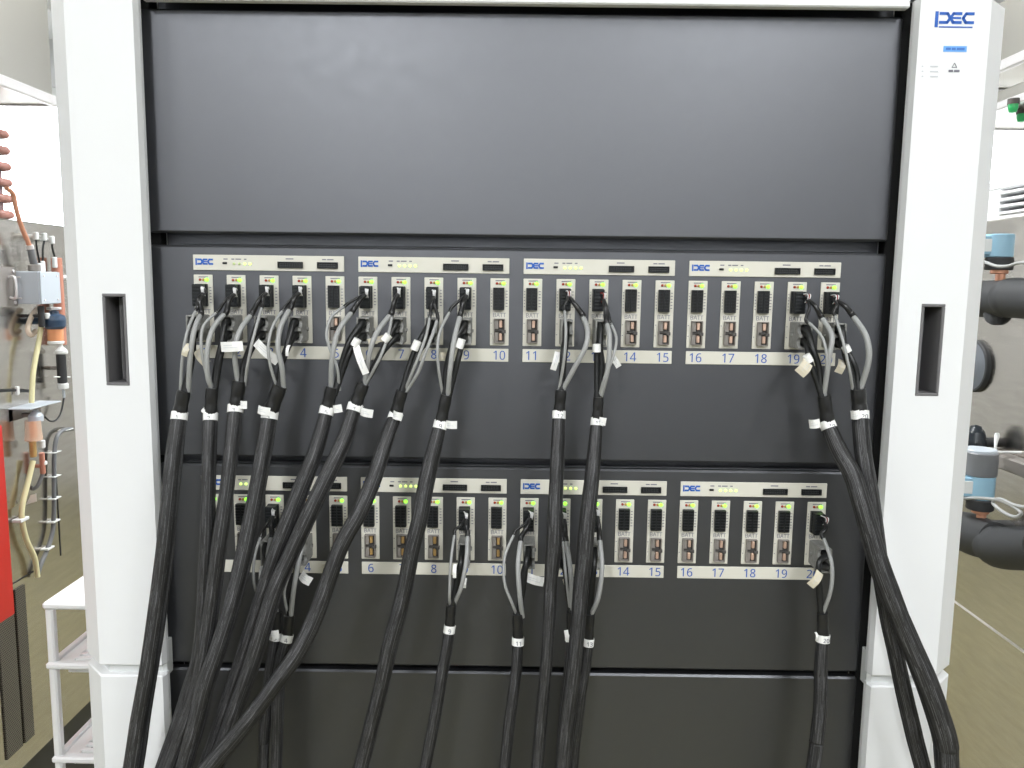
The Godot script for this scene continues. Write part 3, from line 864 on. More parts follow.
	loom({row = 0, ch = 13, look = "its thin cable curving back over black leads", src = [603, 297], join = [598.5, 397], z = [0.052, 0.075, 0.085, 0.09], red = 0,
		grey = [[THICK, [[607, 324], [608, 338], [606.5, 366], [601, 396]]], [THIN, [[611, 324], [615, 338], [611, 356], [603, 378], [599.5, 396]]]],
		lead = [[[600, 346], [602, 366], [600, 397]], [[597, 350], [597, 372], [597, 398]]], flags = [[612, 356, 619, 367, 3, 0.045, false], [598, 420, 606, 422, 4, 0.055, false]], wraps = [[596.5, 344, 596.7, 352, 0.057]],
		sleeve = [[597, 421, 11.5], [595, 445, 14], [592, 479, 16], [587, 523, 17], [584, 561, 17], [581, 590, 16.5], [577.5, 632, 16], [572, 682, 16], [567, 723, 16], [563, 768, 16]]})
	loom({row = 0, ch = 19, look = "with a big paper flag and heavy pillar bend", src = [806, 298], join = [824, 396], z = [0.052, 0.085, 0.10, 0.105, 0.11], red = 1, mirror = true,
		grey = [[THICK, [[822, 318], [826.5, 335], [824, 356], [824, 394]]], [THIN, [[808, 322], [817, 336.5], [822, 360], [823.5, 393]]]],
		lead = [[[813, 349], [819, 368], [821.5, 396]], [[810, 362], [817, 382], [822, 398]]], flags = [[808, 362, 799, 374, 6, 0.06, true], [809, 424, 820, 423, 4.5, 0.06, false]], wraps = [[806, 355, 810, 362, 0.058]],
		sleeve = [[827.5, 424, 14], [838, 449, 17], [852, 474, 18], [861, 502, 19], [869, 531, 20], [878, 562, 21], [888, 590, 21], [899, 617, 19], [912, 648, 21], [925, 679, 24], [936, 709, 24], [946, 743, 24], [948, 775, 23]]})
	loom({row = 0, ch = 20, look = "its thick grey cable arcing past the module", src = [834, 299], join = [858, 389], z = [0.052, 0.068, 0.074, 0.075, 0.08], red = 1, mirror = true,
		grey = [[0.003, [[853, 316], [860, 335], [863, 358], [861, 388]]], [THIN, [[834.6, 314.6], [837.4, 340], [843.7, 367], [852, 389]]]],
		lead = [[[845, 355], [851, 371], [855, 389]], [[852, 360], [857, 374], [858, 390]]], flags = [[842, 360, 838, 373, 4, 0.045, true], [851, 415, 860, 414, 4.5, 0.062, false]], wraps = [[845, 346, 848, 352, 0.057]],
		sleeve = [[860, 414, 15.5], [861, 434, 16], [864, 460, 16.5], [870, 493, 17], [875, 528, 17], [879, 560, 17], [884, 590, 17], [889, 622, 16.5], [895, 650, 16.5], [903, 688, 17], [912, 726, 17], [923, 768, 17]]})
	# lower row
	loom({row = 1, ch = 3, look = "mostly hidden behind the sleeves from above", src = [274, 513], join = [277, 612], z = [0.045, 0.055, 0.06],
		grey = [[THIN, [[261, 536], [258, 553], [258.5, 574], [262, 592], [273, 611]]], [THICK, [[271.5, 537], [272, 552], [273, 580], [276, 611]]]], zj = 0.045,
		lead = [[[266, 560], [268, 585], [275, 612]], [[267, 570], [270, 592], [276, 613]]], flags = [[263, 566, 262, 584, 3, 0.05, false], [270, 633, 279, 634, 4.5, 0.052, false]],
		sleeve = [[276, 635, 11], [271, 668, 12], [267, 705, 12], [264, 740, 12], [263, 768, 12]]})
	loom({row = 1, ch = 4, look = "its white flag curling under the printed number", src = [304, 513], join = [289, 615], z = [0.05, 0.06, 0.065],
		grey = [[THIN, [[302, 540], [296, 562], [288, 586], [287, 611]]], [THICK, [[303.5, 540], [301, 563], [297, 586], [291, 617]]]], zj = 0.05,
		lead = [[[297, 572], [292, 594], [289, 616]], [[295, 578], [291, 598], [289, 617]]], flags = [[301, 574, 311, 582, 5, 0.055, false]],
		sleeve = [[287, 637, 11.5], [281, 660, 13], [278, 690, 13], [277, 730, 13], [276, 768, 13]]})
	loom({row = 1, ch = 9, look = "its two grey cables pinched together", src = [466, 516], join = [451, 605], z = [0.05, 0.055, 0.06],
		grey = [[THIN, [[454.6, 533.6], [452, 556], [450.5, 588], [449.8, 604]]], [0.0023, [[467.4, 535], [467, 556], [462.5, 581], [456, 601]]]], zj = 0.05,
		lead = [[[461, 563], [458, 580], [453, 605]], [[459, 568], [456, 586], [452, 606]]], flags = [[455, 564, 454.5, 578, 1.8, 0.06, false], [465, 578, 464, 588, 2, 0.045, false]],
		sleeve = [[449.5, 628, 11], [447, 646, 12], [441.5, 676, 12.5], [436, 710, 12.5], [425, 768, 12.5]]})
	loom({row = 1, ch = 11, look = "with a broad white paper flag under its plug", src = [531, 515], join = [517.5, 614], z = [0.05, 0.055, 0.06],
		grey = [[THIN, [[514.4, 533.6], [505, 553], [504.7, 577], [512, 599], [515.5, 612]]], [THICK, [[521, 540], [518, 560], [519.5, 588], [522.5, 613]]]], zj = 0.05,
		lead = [[[526, 563], [523, 590], [518, 614]], [[524, 570], [521, 594], [518, 615]]], flags = [[525, 576, 544, 582, 5, 0.045, false]],
		sleeve = [[518, 640, 11.5], [517, 660, 12], [514.5, 685, 12], [509.5, 722, 12], [504.5, 768, 12]]})
	loom({row = 1, ch = 12, look = "hanging behind two thicker sleeves from above", src = [564, 516], join = [571, 612], z = [0.045, 0.05, 0.05],
		grey = [[THIN, [[563, 540], [565, 570], [570, 611]]], [THICK, [[566, 540], [570, 570], [572, 611]]]], zj = 0.045,
		lead = [[[566, 565], [569, 590], [571, 612]], [[565, 570], [568, 594], [571, 613]]], flags = [[567, 578, 571, 590, 5, 0.035, true], [566, 630, 568, 642, 2.2, 0.05, false]],
		sleeve = [[571, 636, 11], [569, 670, 11], [564, 710, 11], [560, 768, 11]]})
	loom({row = 1, ch = 13, look = "one grey cable bowing beside a sleeve", src = [597, 513], join = [590, 614], z = [0.05, 0.055, 0.05],
		grey = [[THICK, [[599.6, 539], [600.5, 563], [597, 592], [591.5, 614]]]], zj = 0.05,
		lead = [[[594, 566], [592, 590], [590, 614]], [[593, 570], [591, 594], [589, 615]]], flags = [],
		sleeve = [[588.5, 641, 10.5], [585.5, 668, 11], [581, 695, 11], [577, 730, 11], [573, 768, 11]]})
	loom({row = 1, ch = 20, look = "alone at the end with a drooping flag", src = [824, 520], join = [822.5, 613], z = [0.05, 0.055, 0.06], red = 1, mirror = true,
		grey = [[0.0021, [[823, 537], [826.5, 558], [826, 584], [823.5, 612]]]], zj = 0.05,
		lead = [[[819, 563], [820, 588], [821.5, 613]], [[818, 568], [819, 592], [821, 614]]], flags = [[820, 572, 810, 586, 4.5, 0.055, true], [815.5, 632, 816.5, 640, 1.2, 0.055, false]],
		sleeve = [[823, 637, 12.5], [821, 665, 14], [820.5, 705, 14.5], [817, 740, 14.5], [813.5, 768, 14.5]]})

# ------------------------------------------------------------------ left chamber and its pipework
func wl(px: float, py: float, dx := 0.0) -> Vector3:
	return atx(px, py, LEFT_WALL + dx)
func wr(px: float, py: float, dx := 0.0) -> Vector3:
	return atx(px, py, RIGHT_WALL - dx)
func pipe(called: String, pts: Array, r: float, m: Material, label: String, category: String, wall := -1, dx := 0.02, group := "") -> Node3D:
	var a := []
	for p in pts: a.append([wl(p[0], p[1], dx) if wall < 0 else wr(p[0], p[1], dx), r])
	var t := thing(called, a[-1][0], label, category, group)
	var st := mb()
	tube(st, move(spline(a), -t.position), 12)
	obj("tube", st, m, t)
	return t
func turned(parent: Node3D, called: String, px: float, y0: float, y1: float, r: float, m: Material, dx: float, wall := -1, prof := []) -> MeshInstance3D:
	# upright turned part between two picture heights, standing off the chamber face
	var a := wl(px, y1, dx) if wall < 0 else wr(px, y1, dx)
	var b := wl(px, y0, dx) if wall < 0 else wr(px, y0, dx)
	var h := b.y - a.y
	var st := mb()
	if prof.is_empty():
		var c := minf(0.002, h * 0.2)
		lathe(st, [Vector2(0, 0), Vector2(r - c, 0), Vector2(r, c), Vector2(r, h - c), Vector2(r - c, h), Vector2(0, h)], 20, Transform3D(Basis.IDENTITY, a - parent.position))
	else:
		var q := []
		for p in prof: q.append(Vector2(p[0] * r, p[1] * h))
		lathe(st, q, 20, Transform3D(Basis.IDENTITY, a - parent.position))
	return obj(called, st, m, parent)
func wall_stub(parent: Node3D, p: Vector3, r: float, m: Material, wall := -1) -> void:      # arm that carries a fitting on the chamber face
	var st := mb()
	var w := Vector3(LEFT_WALL if wall < 0 else RIGHT_WALL, p.y, p.z)
	tube(st, move([[p, r], [p.lerp(w, 0.5), r], [w, r]], -parent.position), 8)
	obj("wall_arm", st, m, parent)
func build_left() -> void:
	var y_top := 1.585
	var t := thing("climate_chamber", Vector3(-1.6, 0.0, -1.3), "brushed stainless steel chamber carrying the junction box and yellow tubes", "chamber")
	var st := mb()
	box(st, Vector3(-0.5, 0.245, -1.2), Vector3(0.4, y_top, 1.0), 0.004); obj("body", st, M.steel, t)
	st = mb()
	box(st, Vector3(-0.5, 0.0, -1.18), Vector3(0.37, 0.245, 0.98), 0.004); obj("plinth", st, M.plinth, t)
	var L := local(t)
	st = mb()                                                # joint between upper and lower sheets
	var a := wl(0, 591, 0.0)
	box(st, Vector3(LEFT_WALL, a.y - 0.002, -1.06), Vector3(LEFT_WALL + 0.0015, a.y + 0.001, -0.5), 0.0, L)
	box(st, Vector3(LEFT_WALL, a.y - 0.002, -1.17), Vector3(LEFT_WALL + 0.0015, 1.0, -1.167), 0.0, L)
	obj("sheet_joint", st, M.plinth, t)
	st = mb()
	box(st, Vector3(LEFT_WALL, 0.9, -1.003), Vector3(LEFT_WALL + 0.003, 1.36, -0.5), 0.001, L)
	obj("cover_sheet", st, M.steel, t)
	for g in [[-0.895, -0.956], [-0.965, -1.004]]:
		st = mb()
		box(st, Vector3(LEFT_WALL, 0.305, g[1]), Vector3(LEFT_WALL + 0.004, 0.70, g[0]), 0.001, L)
		obj("vent_grille", st, M.grille, t).set_meta("label", "dark perforated vent")
	# upper chamber
	t = thing("upper_chamber", Vector3(-1.6, 1.89, -0.8), "stainless steel chamber overhead with dark underside above the copper coil", "chamber")
	st = mb()
	box(st, Vector3(-0.5, 0.02, -0.46), Vector3(0.398, 1.0, 0.6), 0.003); obj("body", st, M.steel_dull, t)
	st = mb()
	box(st, Vector3(-0.5, 0.004, -0.46), Vector3(0.385, 0.02, 0.6)); obj("underside", st, M.steel_dull, t)
	st = mb()
	box(st, Vector3(0.385, 0.0, -0.475), Vector3(0.402, 0.026, 0.6), 0.002)
	box(st, Vector3(-0.5, 0.0, -0.475), Vector3(0.385, 0.014, -0.46), 0.002); obj("edge_trim", st, M.steel_trim, t)
	st = mb()
	for x in [-0.47, -0.24]:
		for z in [-0.44, 0.55]:
			box(st, Vector3(x, -0.305, z), Vector3(x + 0.04, 0.004, z + 0.04), 0.002)
	obj("support_leg", st, M.plinth, t)
	# copper coil between the chambers
	var c0 := atx(-4, 160, -1.36)
	t = thing("condenser_coil", Vector3(-1.435, y_top, c0.z), "brown copper tube coil standing on the chamber under the overhead chamber", "coil")
	for k in 6:
		st = mb()
		tube(st, spline([[Vector3(-0.10, 0.03 + k * 0.042, 0), 0.011], [Vector3(0.055, 0.03 + k * 0.042, 0), 0.011], [Vector3(0.07, 0.03 + k * 0.042, -0.03), 0.011], [Vector3(0.055, 0.03 + k * 0.042, -0.06), 0.011], [Vector3(-0.10, 0.03 + k * 0.042, -0.06), 0.011]], 4), 10)
		obj("coil_turn", st, M.coil, t)
	st = mb()
	box(st, Vector3(-0.12, 0.0, -0.035), Vector3(0.066, 0.275, -0.005), 0.001); obj("fin_plate", st, M.coil_plate, t)
	# junction box
	t = thing("junction_box", Vector3(LEFT_WALL, 1.385, -1.06), "light grey metal junction box on the chamber side", "box")
	st = mb()
	box(st, Vector3(0.0, 0.0, -0.065), Vector3(0.062, 0.078, 0.02), 0.002); obj("body", st, M.box_grey, t)
	st = mb()
	box(st, Vector3(0.062, 0.001, -0.064), Vector3(0.066, 0.077, 0.019), 0.001); obj("lid", st, M.box_grey, t)
	st = mb()
	for z in [-0.05, 0.006]:
		for y in [0.01, 0.068]:
			lathe(st, [Vector2(0.0025, 0), Vector2(0.0025, 0.0015), Vector2(0, 0.0018)], 8, Transform3D(Basis(Vector3(0, 1, 0), Vector3(1, 0, 0), Vector3(0, 0, 1)), Vector3(0.066, y, z)))
	obj("screw", st, M.steel_trim, t)
	st = mb()
	box(st, Vector3(0.008, 0.012, 0.02), Vector3(0.012, 0.066, 0.024), 0.001)
	box(st, Vector3(0.004, 0.012, 0.02), Vector3(0.020, 0.016, 0.023), 0.001)
	box(st, Vector3(0.004, 0.062, 0.02), Vector3(0.020, 0.066, 0.023), 0.001)
	obj("clip", st, M.steel_trim, t)
	st = mb()
	box(st, Vector3(0.0, -0.006, 0.021), Vector3(0.010, 0.088, 0.12), 0.001)
	obj("mounting_plate", st, M.dull_steel, t)
	st = mb()
	tube(st, spline([[Vector3(0.010, 0.016, 0.05), 0.003], [Vector3(0.024, 0.018, 0.05), 0.003], [Vector3(0.024, 0.062, 0.05), 0.003], [Vector3(0.010, 0.064, 0.05), 0.003]]), 8)
	obj("handle", st, M.steel_trim, t)
	st = mb()
	for y in [0.004, 0.078]: lathe(st, [Vector2(0.004, 0), Vector2(0.004, 0.003), Vector2(0, 0.004)], 8, Transform3D(Basis(Vector3(0, 1, 0), Vector3(1, 0, 0), Vector3(0, 0, 1)), Vector3(0.010, y, 0.034)))
	obj("bolt", st, M.steel_trim, t)
	# copper pipe into the box
	t = pipe("copper_pipe", [[6, 188], [13, 194], [16, 208], [22, 228], [28, 242], [31, 252], [34, 268]], 0.0055, M.pipe_copper, "bent copper pipe running down to the top of the junction box", "pipe", -1, 0.035)
	st = mb()
	tube(st, move([[wl(30, 247, 0.035), 0.0075], [wl(33, 260, 0.035), 0.0085], [wl(34.5, 266, 0.035), 0.0085]], -t.position), 12)
	obj("rubber_sleeve", st, M.hose_grey, t)
	st = mb()
	tube(st, move([[wl(29.5, 245, 0.035), 0.0088], [wl(30.4, 249, 0.035), 0.0088]], -t.position), 12)
	obj("clamp", st, M.steel_trim, t)
	turned(t, "flange", 34.5, 264.5, 271.5, 0.014, M.dull_steel, 0.035)
	# small push-in fittings with black tubes
	var spots := [[36, 236, 40, 264], [44.5, 237, 43, 262], [52, 240, 55, 258]]
	for k in 3:
		var s: Array = spots[k]
		t = thing("push_in_fitting", wl(s[0], s[1] + 6, 0.03), "small white elbow fitting with a black tube above the junction box", "fitting", "white elbow fittings above the junction box")
		turned(t, "elbow", s[0], s[1] - 4, s[1] + 4, 0.0065, M.white2, 0.03)
		wall_stub(t, wl(s[0], s[1], 0.03), 0.0045, M.white2)
		st = mb()
		tube(st, move(spline([[wl(s[0], s[1] + 3, 0.03), 0.0025], [wl((s[0] + s[2]) * 0.5 - 1.0, (s[1] + s[3]) * 0.5, 0.03), 0.0025], [wl(s[2], s[3], 0.03), 0.0025]]), -t.position), 8)
		obj("tube", st, M.black_cable, t)
		turned(t, "socket", s[2], s[3] - 1, s[3] + 10, 0.006, M.white2, 0.03)
	# orange cylinder behind
	t = thing("accumulator", wl(61, 312, 0.03), "rust orange upright cylinder behind the blue regulator", "cylinder")
	turned(t, "cylinder", 61.5, 258, 345, 0.013, M.rust, 0.02)
	turned(t, "collar", 61.5, 275, 279, 0.016, M.white2, 0.02)
	wall_stub(t, wl(61.5, 300, 0.02), 0.006, M.dull_steel)
	# filter regulator
	t = thing("filter_regulator", wl(56, 343, 0.05), "dark blue filter regulator with an orange bowl under the junction box", "regulator")
	turned(t, "cap", 55, 311, 329, 0.026, M.navy, 0.055, -1, [[0, 0], [0.7, 0], [0.95, 0.15], [1.0, 0.5], [0.9, 0.75], [0.45, 0.85], [0.4, 1.0], [0, 1.0]])
	turned(t, "bowl", 56, 328, 341, 0.0185, M.amber_bowl, 0.055)
	turned(t, "bowl_ring", 56, 340, 345, 0.019, M.white2, 0.055, -1, [[0, 0], [0.7, 0], [1, 0.3], [1, 0.7], [0.8, 1], [0, 1]])
	turned(t, "top_ring", 54, 307, 310, 0.017, M.steel_trim, 0.055)
	turned(t, "stem", 54, 308, 313, 0.006, M.navy, 0.055)
	wall_stub(t, wl(55, 321, 0.055), 0.009, M.navy)
	t = thing("needle_valve", wl(42, 326, 0.05), "dark brass needle valve with a clear nut between junction box and regulator", "valve")
	turned(t, "body", 42, 306, 327, 0.0075, M.insulation, 0.045)
	turned(t, "nut", 47, 313, 319, 0.007, M.white2, 0.05)
	wall_stub(t, wl(42, 316, 0.045), 0.004, M.insulation)
	pipe("cream_tube", [[37, 309], [32, 316], [28.5, 325], [28, 331], [31, 335], [36, 331]], 0.0062, M.cream_tube, "short looped cream tube under the junction box", "tube", -1, 0.02)
	pipe("yellow_tube", [[41, 324], [39.5, 338], [36, 356], [33, 375], [31.5, 403]], 0.0062, M.yellow_tube, "pale yellow tube dropping onto the metal bracket plate", "tube", -1, 0.03)
	# drier cartridge
	t = thing("drier_cartridge", wl(63, 390, 0.02), "black drier cartridge with white end caps below the regulator", "filter")
	turned(t, "top_cap", 61.5, 344, 354, 0.0155, M.white2, 0.03, -1, [[0, 0], [0.9, 0], [1, 0.15], [0.95, 0.35], [0.3, 0.75], [0.25, 1], [0, 1]])
	turned(t, "body", 62.5, 353, 383, 0.0115, M.insulation, 0.03)
	turned(t, "bottom_cap", 63.2, 383, 389, 0.0135, M.white2, 0.03)
	turned(t, "nipple", 64, 388, 398, 0.0035, M.box_grey, 0.03)
	st = mb()
	var q0 := wl(54, 377, 0.03)
	var q1 := wl(70, 377, 0.03)
	tube(st, move([[q0, 0.002], [q0.lerp(q1, 0.5), 0.002], [q1, 0.002]], -t.position), 8)
	obj("tie", st, M.white2, t)
	wall_stub(t, wl(62.5, 368, 0.03), 0.005, M.dull_steel)
	# bracket plate
	t = thing("bracket_plate", Vector3(LEFT_WALL, wl(10, 409).y, -1.06), "thin zinc bracket plate below the yellow tube", "bracket")
	st = mb()
	var bz0: float = wl(7, 409).z
	var bz1: float = wl(40, 404).z
	box(st, Vector3(LEFT_WALL, wl(10, 409).y, bz1), Vector3(LEFT_WALL + 0.055, wl(10, 409).y + 0.003, bz0), 0.0008, local(t)); obj("plate", st, M.box_grey, t)
	st = mb()
	box(st, Vector3(LEFT_WALL, wl(10, 409).y - 0.03, bz1), Vector3(LEFT_WALL + 0.003, wl(10, 409).y, bz0), 0.0008, local(t)); obj("flange", st, M.dull_steel, t)
	# water trap
	t = thing("water_trap", wl(33, 443, 0.03), "clear water trap with an orange filter under the bracket plate", "filter")
	turned(t, "cap", 36, 410, 421, 0.0165, M.box_grey, 0.035, -1, [[0, 0], [1, 0], [1, 0.5], [0.5, 0.9], [0.4, 1], [0, 1]])
	turned(t, "filter_core", 34, 421, 438, 0.008, M.amber_bowl, 0.035)
	turned(t, "bowl", 34, 420, 441, 0.0195, M.sight, 0.035, -1, [[0.9, 1], [0.95, 0.5], [1.05, 0.06], [0.8, 0], [0, 0]])
	turned(t, "drain", 33.5, 440, 457, 0.008, M.brass, 0.035)
	turned(t, "side_nut", 42, 440, 448, 0.008, M.white2, 0.035)
	wall_stub(t, wl(36, 415, 0.035), 0.006, M.dull_steel)
	pipe("black_tube", [[45, 417], [50, 421], [56, 420], [61, 412], [64, 397]], 0.0022, M.insulation, "thin black tube looping up to the drier cartridge", "tube", -1, 0.02)
	t = pipe("power_cable", [[-10, 391], [5, 390.5], [17, 390], [29, 391]], 0.0038, M.black_cable, "black cable clipped flat on the chamber above the bracket plate", "cable", -1, 0.006)
	turned(t, "clip", 17.5, 386, 395, 0.005, M.white2, 0.008)
	t = thing("pipe_fitting", wl(44, 470, 0.02), "brown pipe fitting with a white nut under the water trap", "fitting")
	turned(t, "nut", 43.5, 461, 465, 0.009, M.white2, 0.02)
	turned(t, "body", 43, 452, 474, 0.0065, M.rust, 0.02)
	wall_stub(t, wl(43, 466, 0.02), 0.005, M.rust)
	st = mb()
	tube(st, move(spline([[wl(43, 473, 0.02), 0.005], [wl(38, 485, 0.012), 0.005], [wl(33, 489, 0.0), 0.005]]), -t.position), 10)
	obj("elbow", st, M.hose_grey, t)
	# grey hose with clips
	t = pipe("grey_hose", [[72, 429], [63, 430.5], [57, 437], [54.5, 452], [54, 480], [54, 510], [52.5, 532], [47, 550], [41, 564], [37, 577]], 0.0056, M.hose_grey, "dark grey hose clipped down the chamber side", "hose", -1, 0.012)
	for cpt in [[54, 452], [54, 476], [54, 498], [53, 521], [47, 548], [66, 429.5]]:
		st = mb()
		box(st, wl(cpt[0] - 2.5, cpt[1], 0.012) + Vector3(-0.0118, -0.0025, 0), wl(cpt[0] + 4.5, cpt[1], 0.012) + Vector3(0.009, 0.0025, 0), 0.0012, local(t))
		obj("clip", st, M.white2, t)
	t = pipe("yellow_tube", [[33, 461], [28, 482], [22.5, 505], [22, 520], [26.5, 540], [34.5, 558], [37.5, 577]], 0.0066, M.yellow_tube, "pale yellow tube bending in an S below the water trap", "tube", -1, 0.016)
	st = mb()
	box(st, wl(17, 519, 0.016) + Vector3(-0.014, -0.0025, 0), wl(26, 520, 0.016) + Vector3(0.009, 0.0025, 0), 0.0012, local(t)); obj("clip", st, M.white2, t)
	st = mb()
	var p := wl(31, 499, 0.024)
	prism(st, PackedVector2Array([Vector2(-0.012, -0.014), Vector2(0.014, -0.006), Vector2(0.014, 0.014), Vector2(0.0, 0.010)]), 0.0, 0.0006, Transform3D(Basis.IDENTITY, p - t.position)); obj("paper_tag", st, M.paper, t)
	# red box
	var r0 := atx(15.5, 614, -1.10)
	var rt := atx(5, 424, -1.10)
	t = thing("red_box", Vector3(-1.15, r0.y, r0.z + 0.2), "plain red metal box mounted on the chamber above the perforated vents", "box")
	st = mb()
	box(st, Vector3(-0.046, 0.0, -0.2), Vector3(0.05, rt.y - r0.y, 0.25), 0.003); obj("body", st, M.red, t)
	st = mb()
	box(st, Vector3(0.05, 0.012, 0.02), Vector3(0.053, rt.y - r0.y - 0.012, 0.238), 0.001); obj("door", st, M.red, t)
	# white trolley with slotted trays
	var f := -0.5
	var fl := at(41, 604, f)
	t = thing("plastic_trolley", Vector3(-0.665, 0.0, f - 0.25), "white plastic trolley with slotted trays beside the cabinet", "trolley")
	var x0 := fl.x + 0.665
	var x1 := 0.145
	st = mb()
	box(st, Vector3(x0, fl.y - 0.012, -0.25), Vector3(x1, fl.y + 0.002, 0.25), 0.004); obj("top_shelf", st, M.white, t)
	for x in [x0 + 0.002, x1 - 0.016]:
		for z in [-0.245, 0.229]:
			st = mb()
			box(st, Vector3(x, 0.05, z), Vector3(x + 0.014, fl.y - 0.012, z + 0.016), 0.003); obj("post", st, M.white, t)
			st = mb()
			lathe(st, [Vector2(0, -0.012), Vector2(0.02, -0.012), Vector2(0.025, -0.006), Vector2(0.025, 0.006), Vector2(0.02, 0.012), Vector2(0, 0.012)], 14, Transform3D(Basis(Vector3(0, 1, 0), Vector3(1, 0, 0), Vector3(0, 0, 1)), Vector3(x + 0.007, 0.025, z + 0.008))); obj("castor", st, M.plinth, t)
	for y in [at(60, 667, f).y, at(60, 761, f).y, 0.36, 0.16]:
		st = mb()                                            # tray: rim, end walls and a slotted floor
		box(st, Vector3(x0, y - 0.006, 0.236), Vector3(x1, y + 0.006, 0.25), 0.003)
		box(st, Vector3(x0, y - 0.006, -0.25), Vector3(x1, y + 0.006, -0.236), 0.003)
		for x in [x0, x1 - 0.012]: box(st, Vector3(x, y - 0.006, -0.236), Vector3(x + 0.012, y + 0.006, 0.236), 0.002)
		var tray := obj("tray_rim", st, M.white, t)
		st = mb()
		var fy: float = y - 0.004
		for q in [[0.205, 0.212], [-0.212, -0.205]]: box(st, Vector3(x0 + 0.025, y - 0.03, q[0]), Vector3(x1 - 0.025, y - 0.004, q[1]), 0.001)
		for q in [[x0 + 0.02, x0 + 0.025], [x1 - 0.025, x1 - 0.02]]: box(st, Vector3(q[0], y - 0.03, -0.212), Vector3(q[1], y - 0.004, 0.212), 0.001)
		var n := 26
		for k in n + 1: box(st, Vector3(x0 + 0.012, fy, -0.228 + k * 0.456 / n - 0.0045), Vector3(x1 - 0.012, fy + 0.004, -0.228 + k * 0.456 / n + 0.0045))
		for k in 5: box(st, Vector3(x0 + 0.012 + k * (x1 - x0 - 0.05) / 4.0, fy, -0.228), Vector3(x0 + 0.038 + k * (x1 - x0 - 0.05) / 4.0, fy + 0.0045, 0.228))
		obj("slotted_tray", st, M.white, t)
	var cl := at(90, 588, f)
	tag(obj("paper_sheet", paper_shape(Vector3(-0.60, fl.y + 0.0025, f - 0.14)), M.old_paper), "cream folded sheet lying on the top shelf of the white trolley", "paper")
func paper_shape(p: Vector3) -> SurfaceTool:
	var st := mb()
	box(st, p + Vector3(-0.16, 0, -0.1), p + Vector3(0.06, 0.006, 0.07), 0.001)
	return st

# ------------------------------------------------------------------ right chamber
func valve(px: float, y: Array, r: float, dx: float, label: String) -> Node3D:      # y: cylinder top, cylinder foot, collar foot, neck foot
	var t := thing("motor_valve", wr(px, y[3], dx), label, "valve")
	turned(t, "actuator", px, y[0], y[1], r, M.valve_blue, dx, 1)
	turned(t, "collar", px + 0.5, y[1], y[2], r * 0.96, M.insulation, dx, 1)
	turned(t, "neck", px + 1.5, y[2], y[3] + 4, r * 0.34, M.pipe_copper, dx, 1)
	turned(t, "neck_nut", px + 1, y[2] - 1, y[2] + 4, r * 0.62, M.pipe_copper, dx, 1)
	var st := mb()
	var q := wr(px, (y[0] + y[1]) * 0.5, dx) - t.position
	var h: float = wr(px, y[0], dx).y - wr(px, y[1], dx).y
	box(st, Vector3(-r * 1.7, -h * 0.40, -r * 0.6), Vector3(-r * 0.3, h * 0.42, r * 0.80), 0.002, Transform3D(Basis(Vector3.UP, -0.25), q)); obj("window_housing", st, M.valve_blue, t)
	st = mb()
	box(st, Vector3(-r * 1.6, -h * 0.26, r * 0.76), Vector3(-r * 0.50, h * 0.28, r * 0.84), 0.001, Transform3D(Basis(Vector3.UP, -0.25), q)); obj("label_window", st, M.white2, t)
	return t
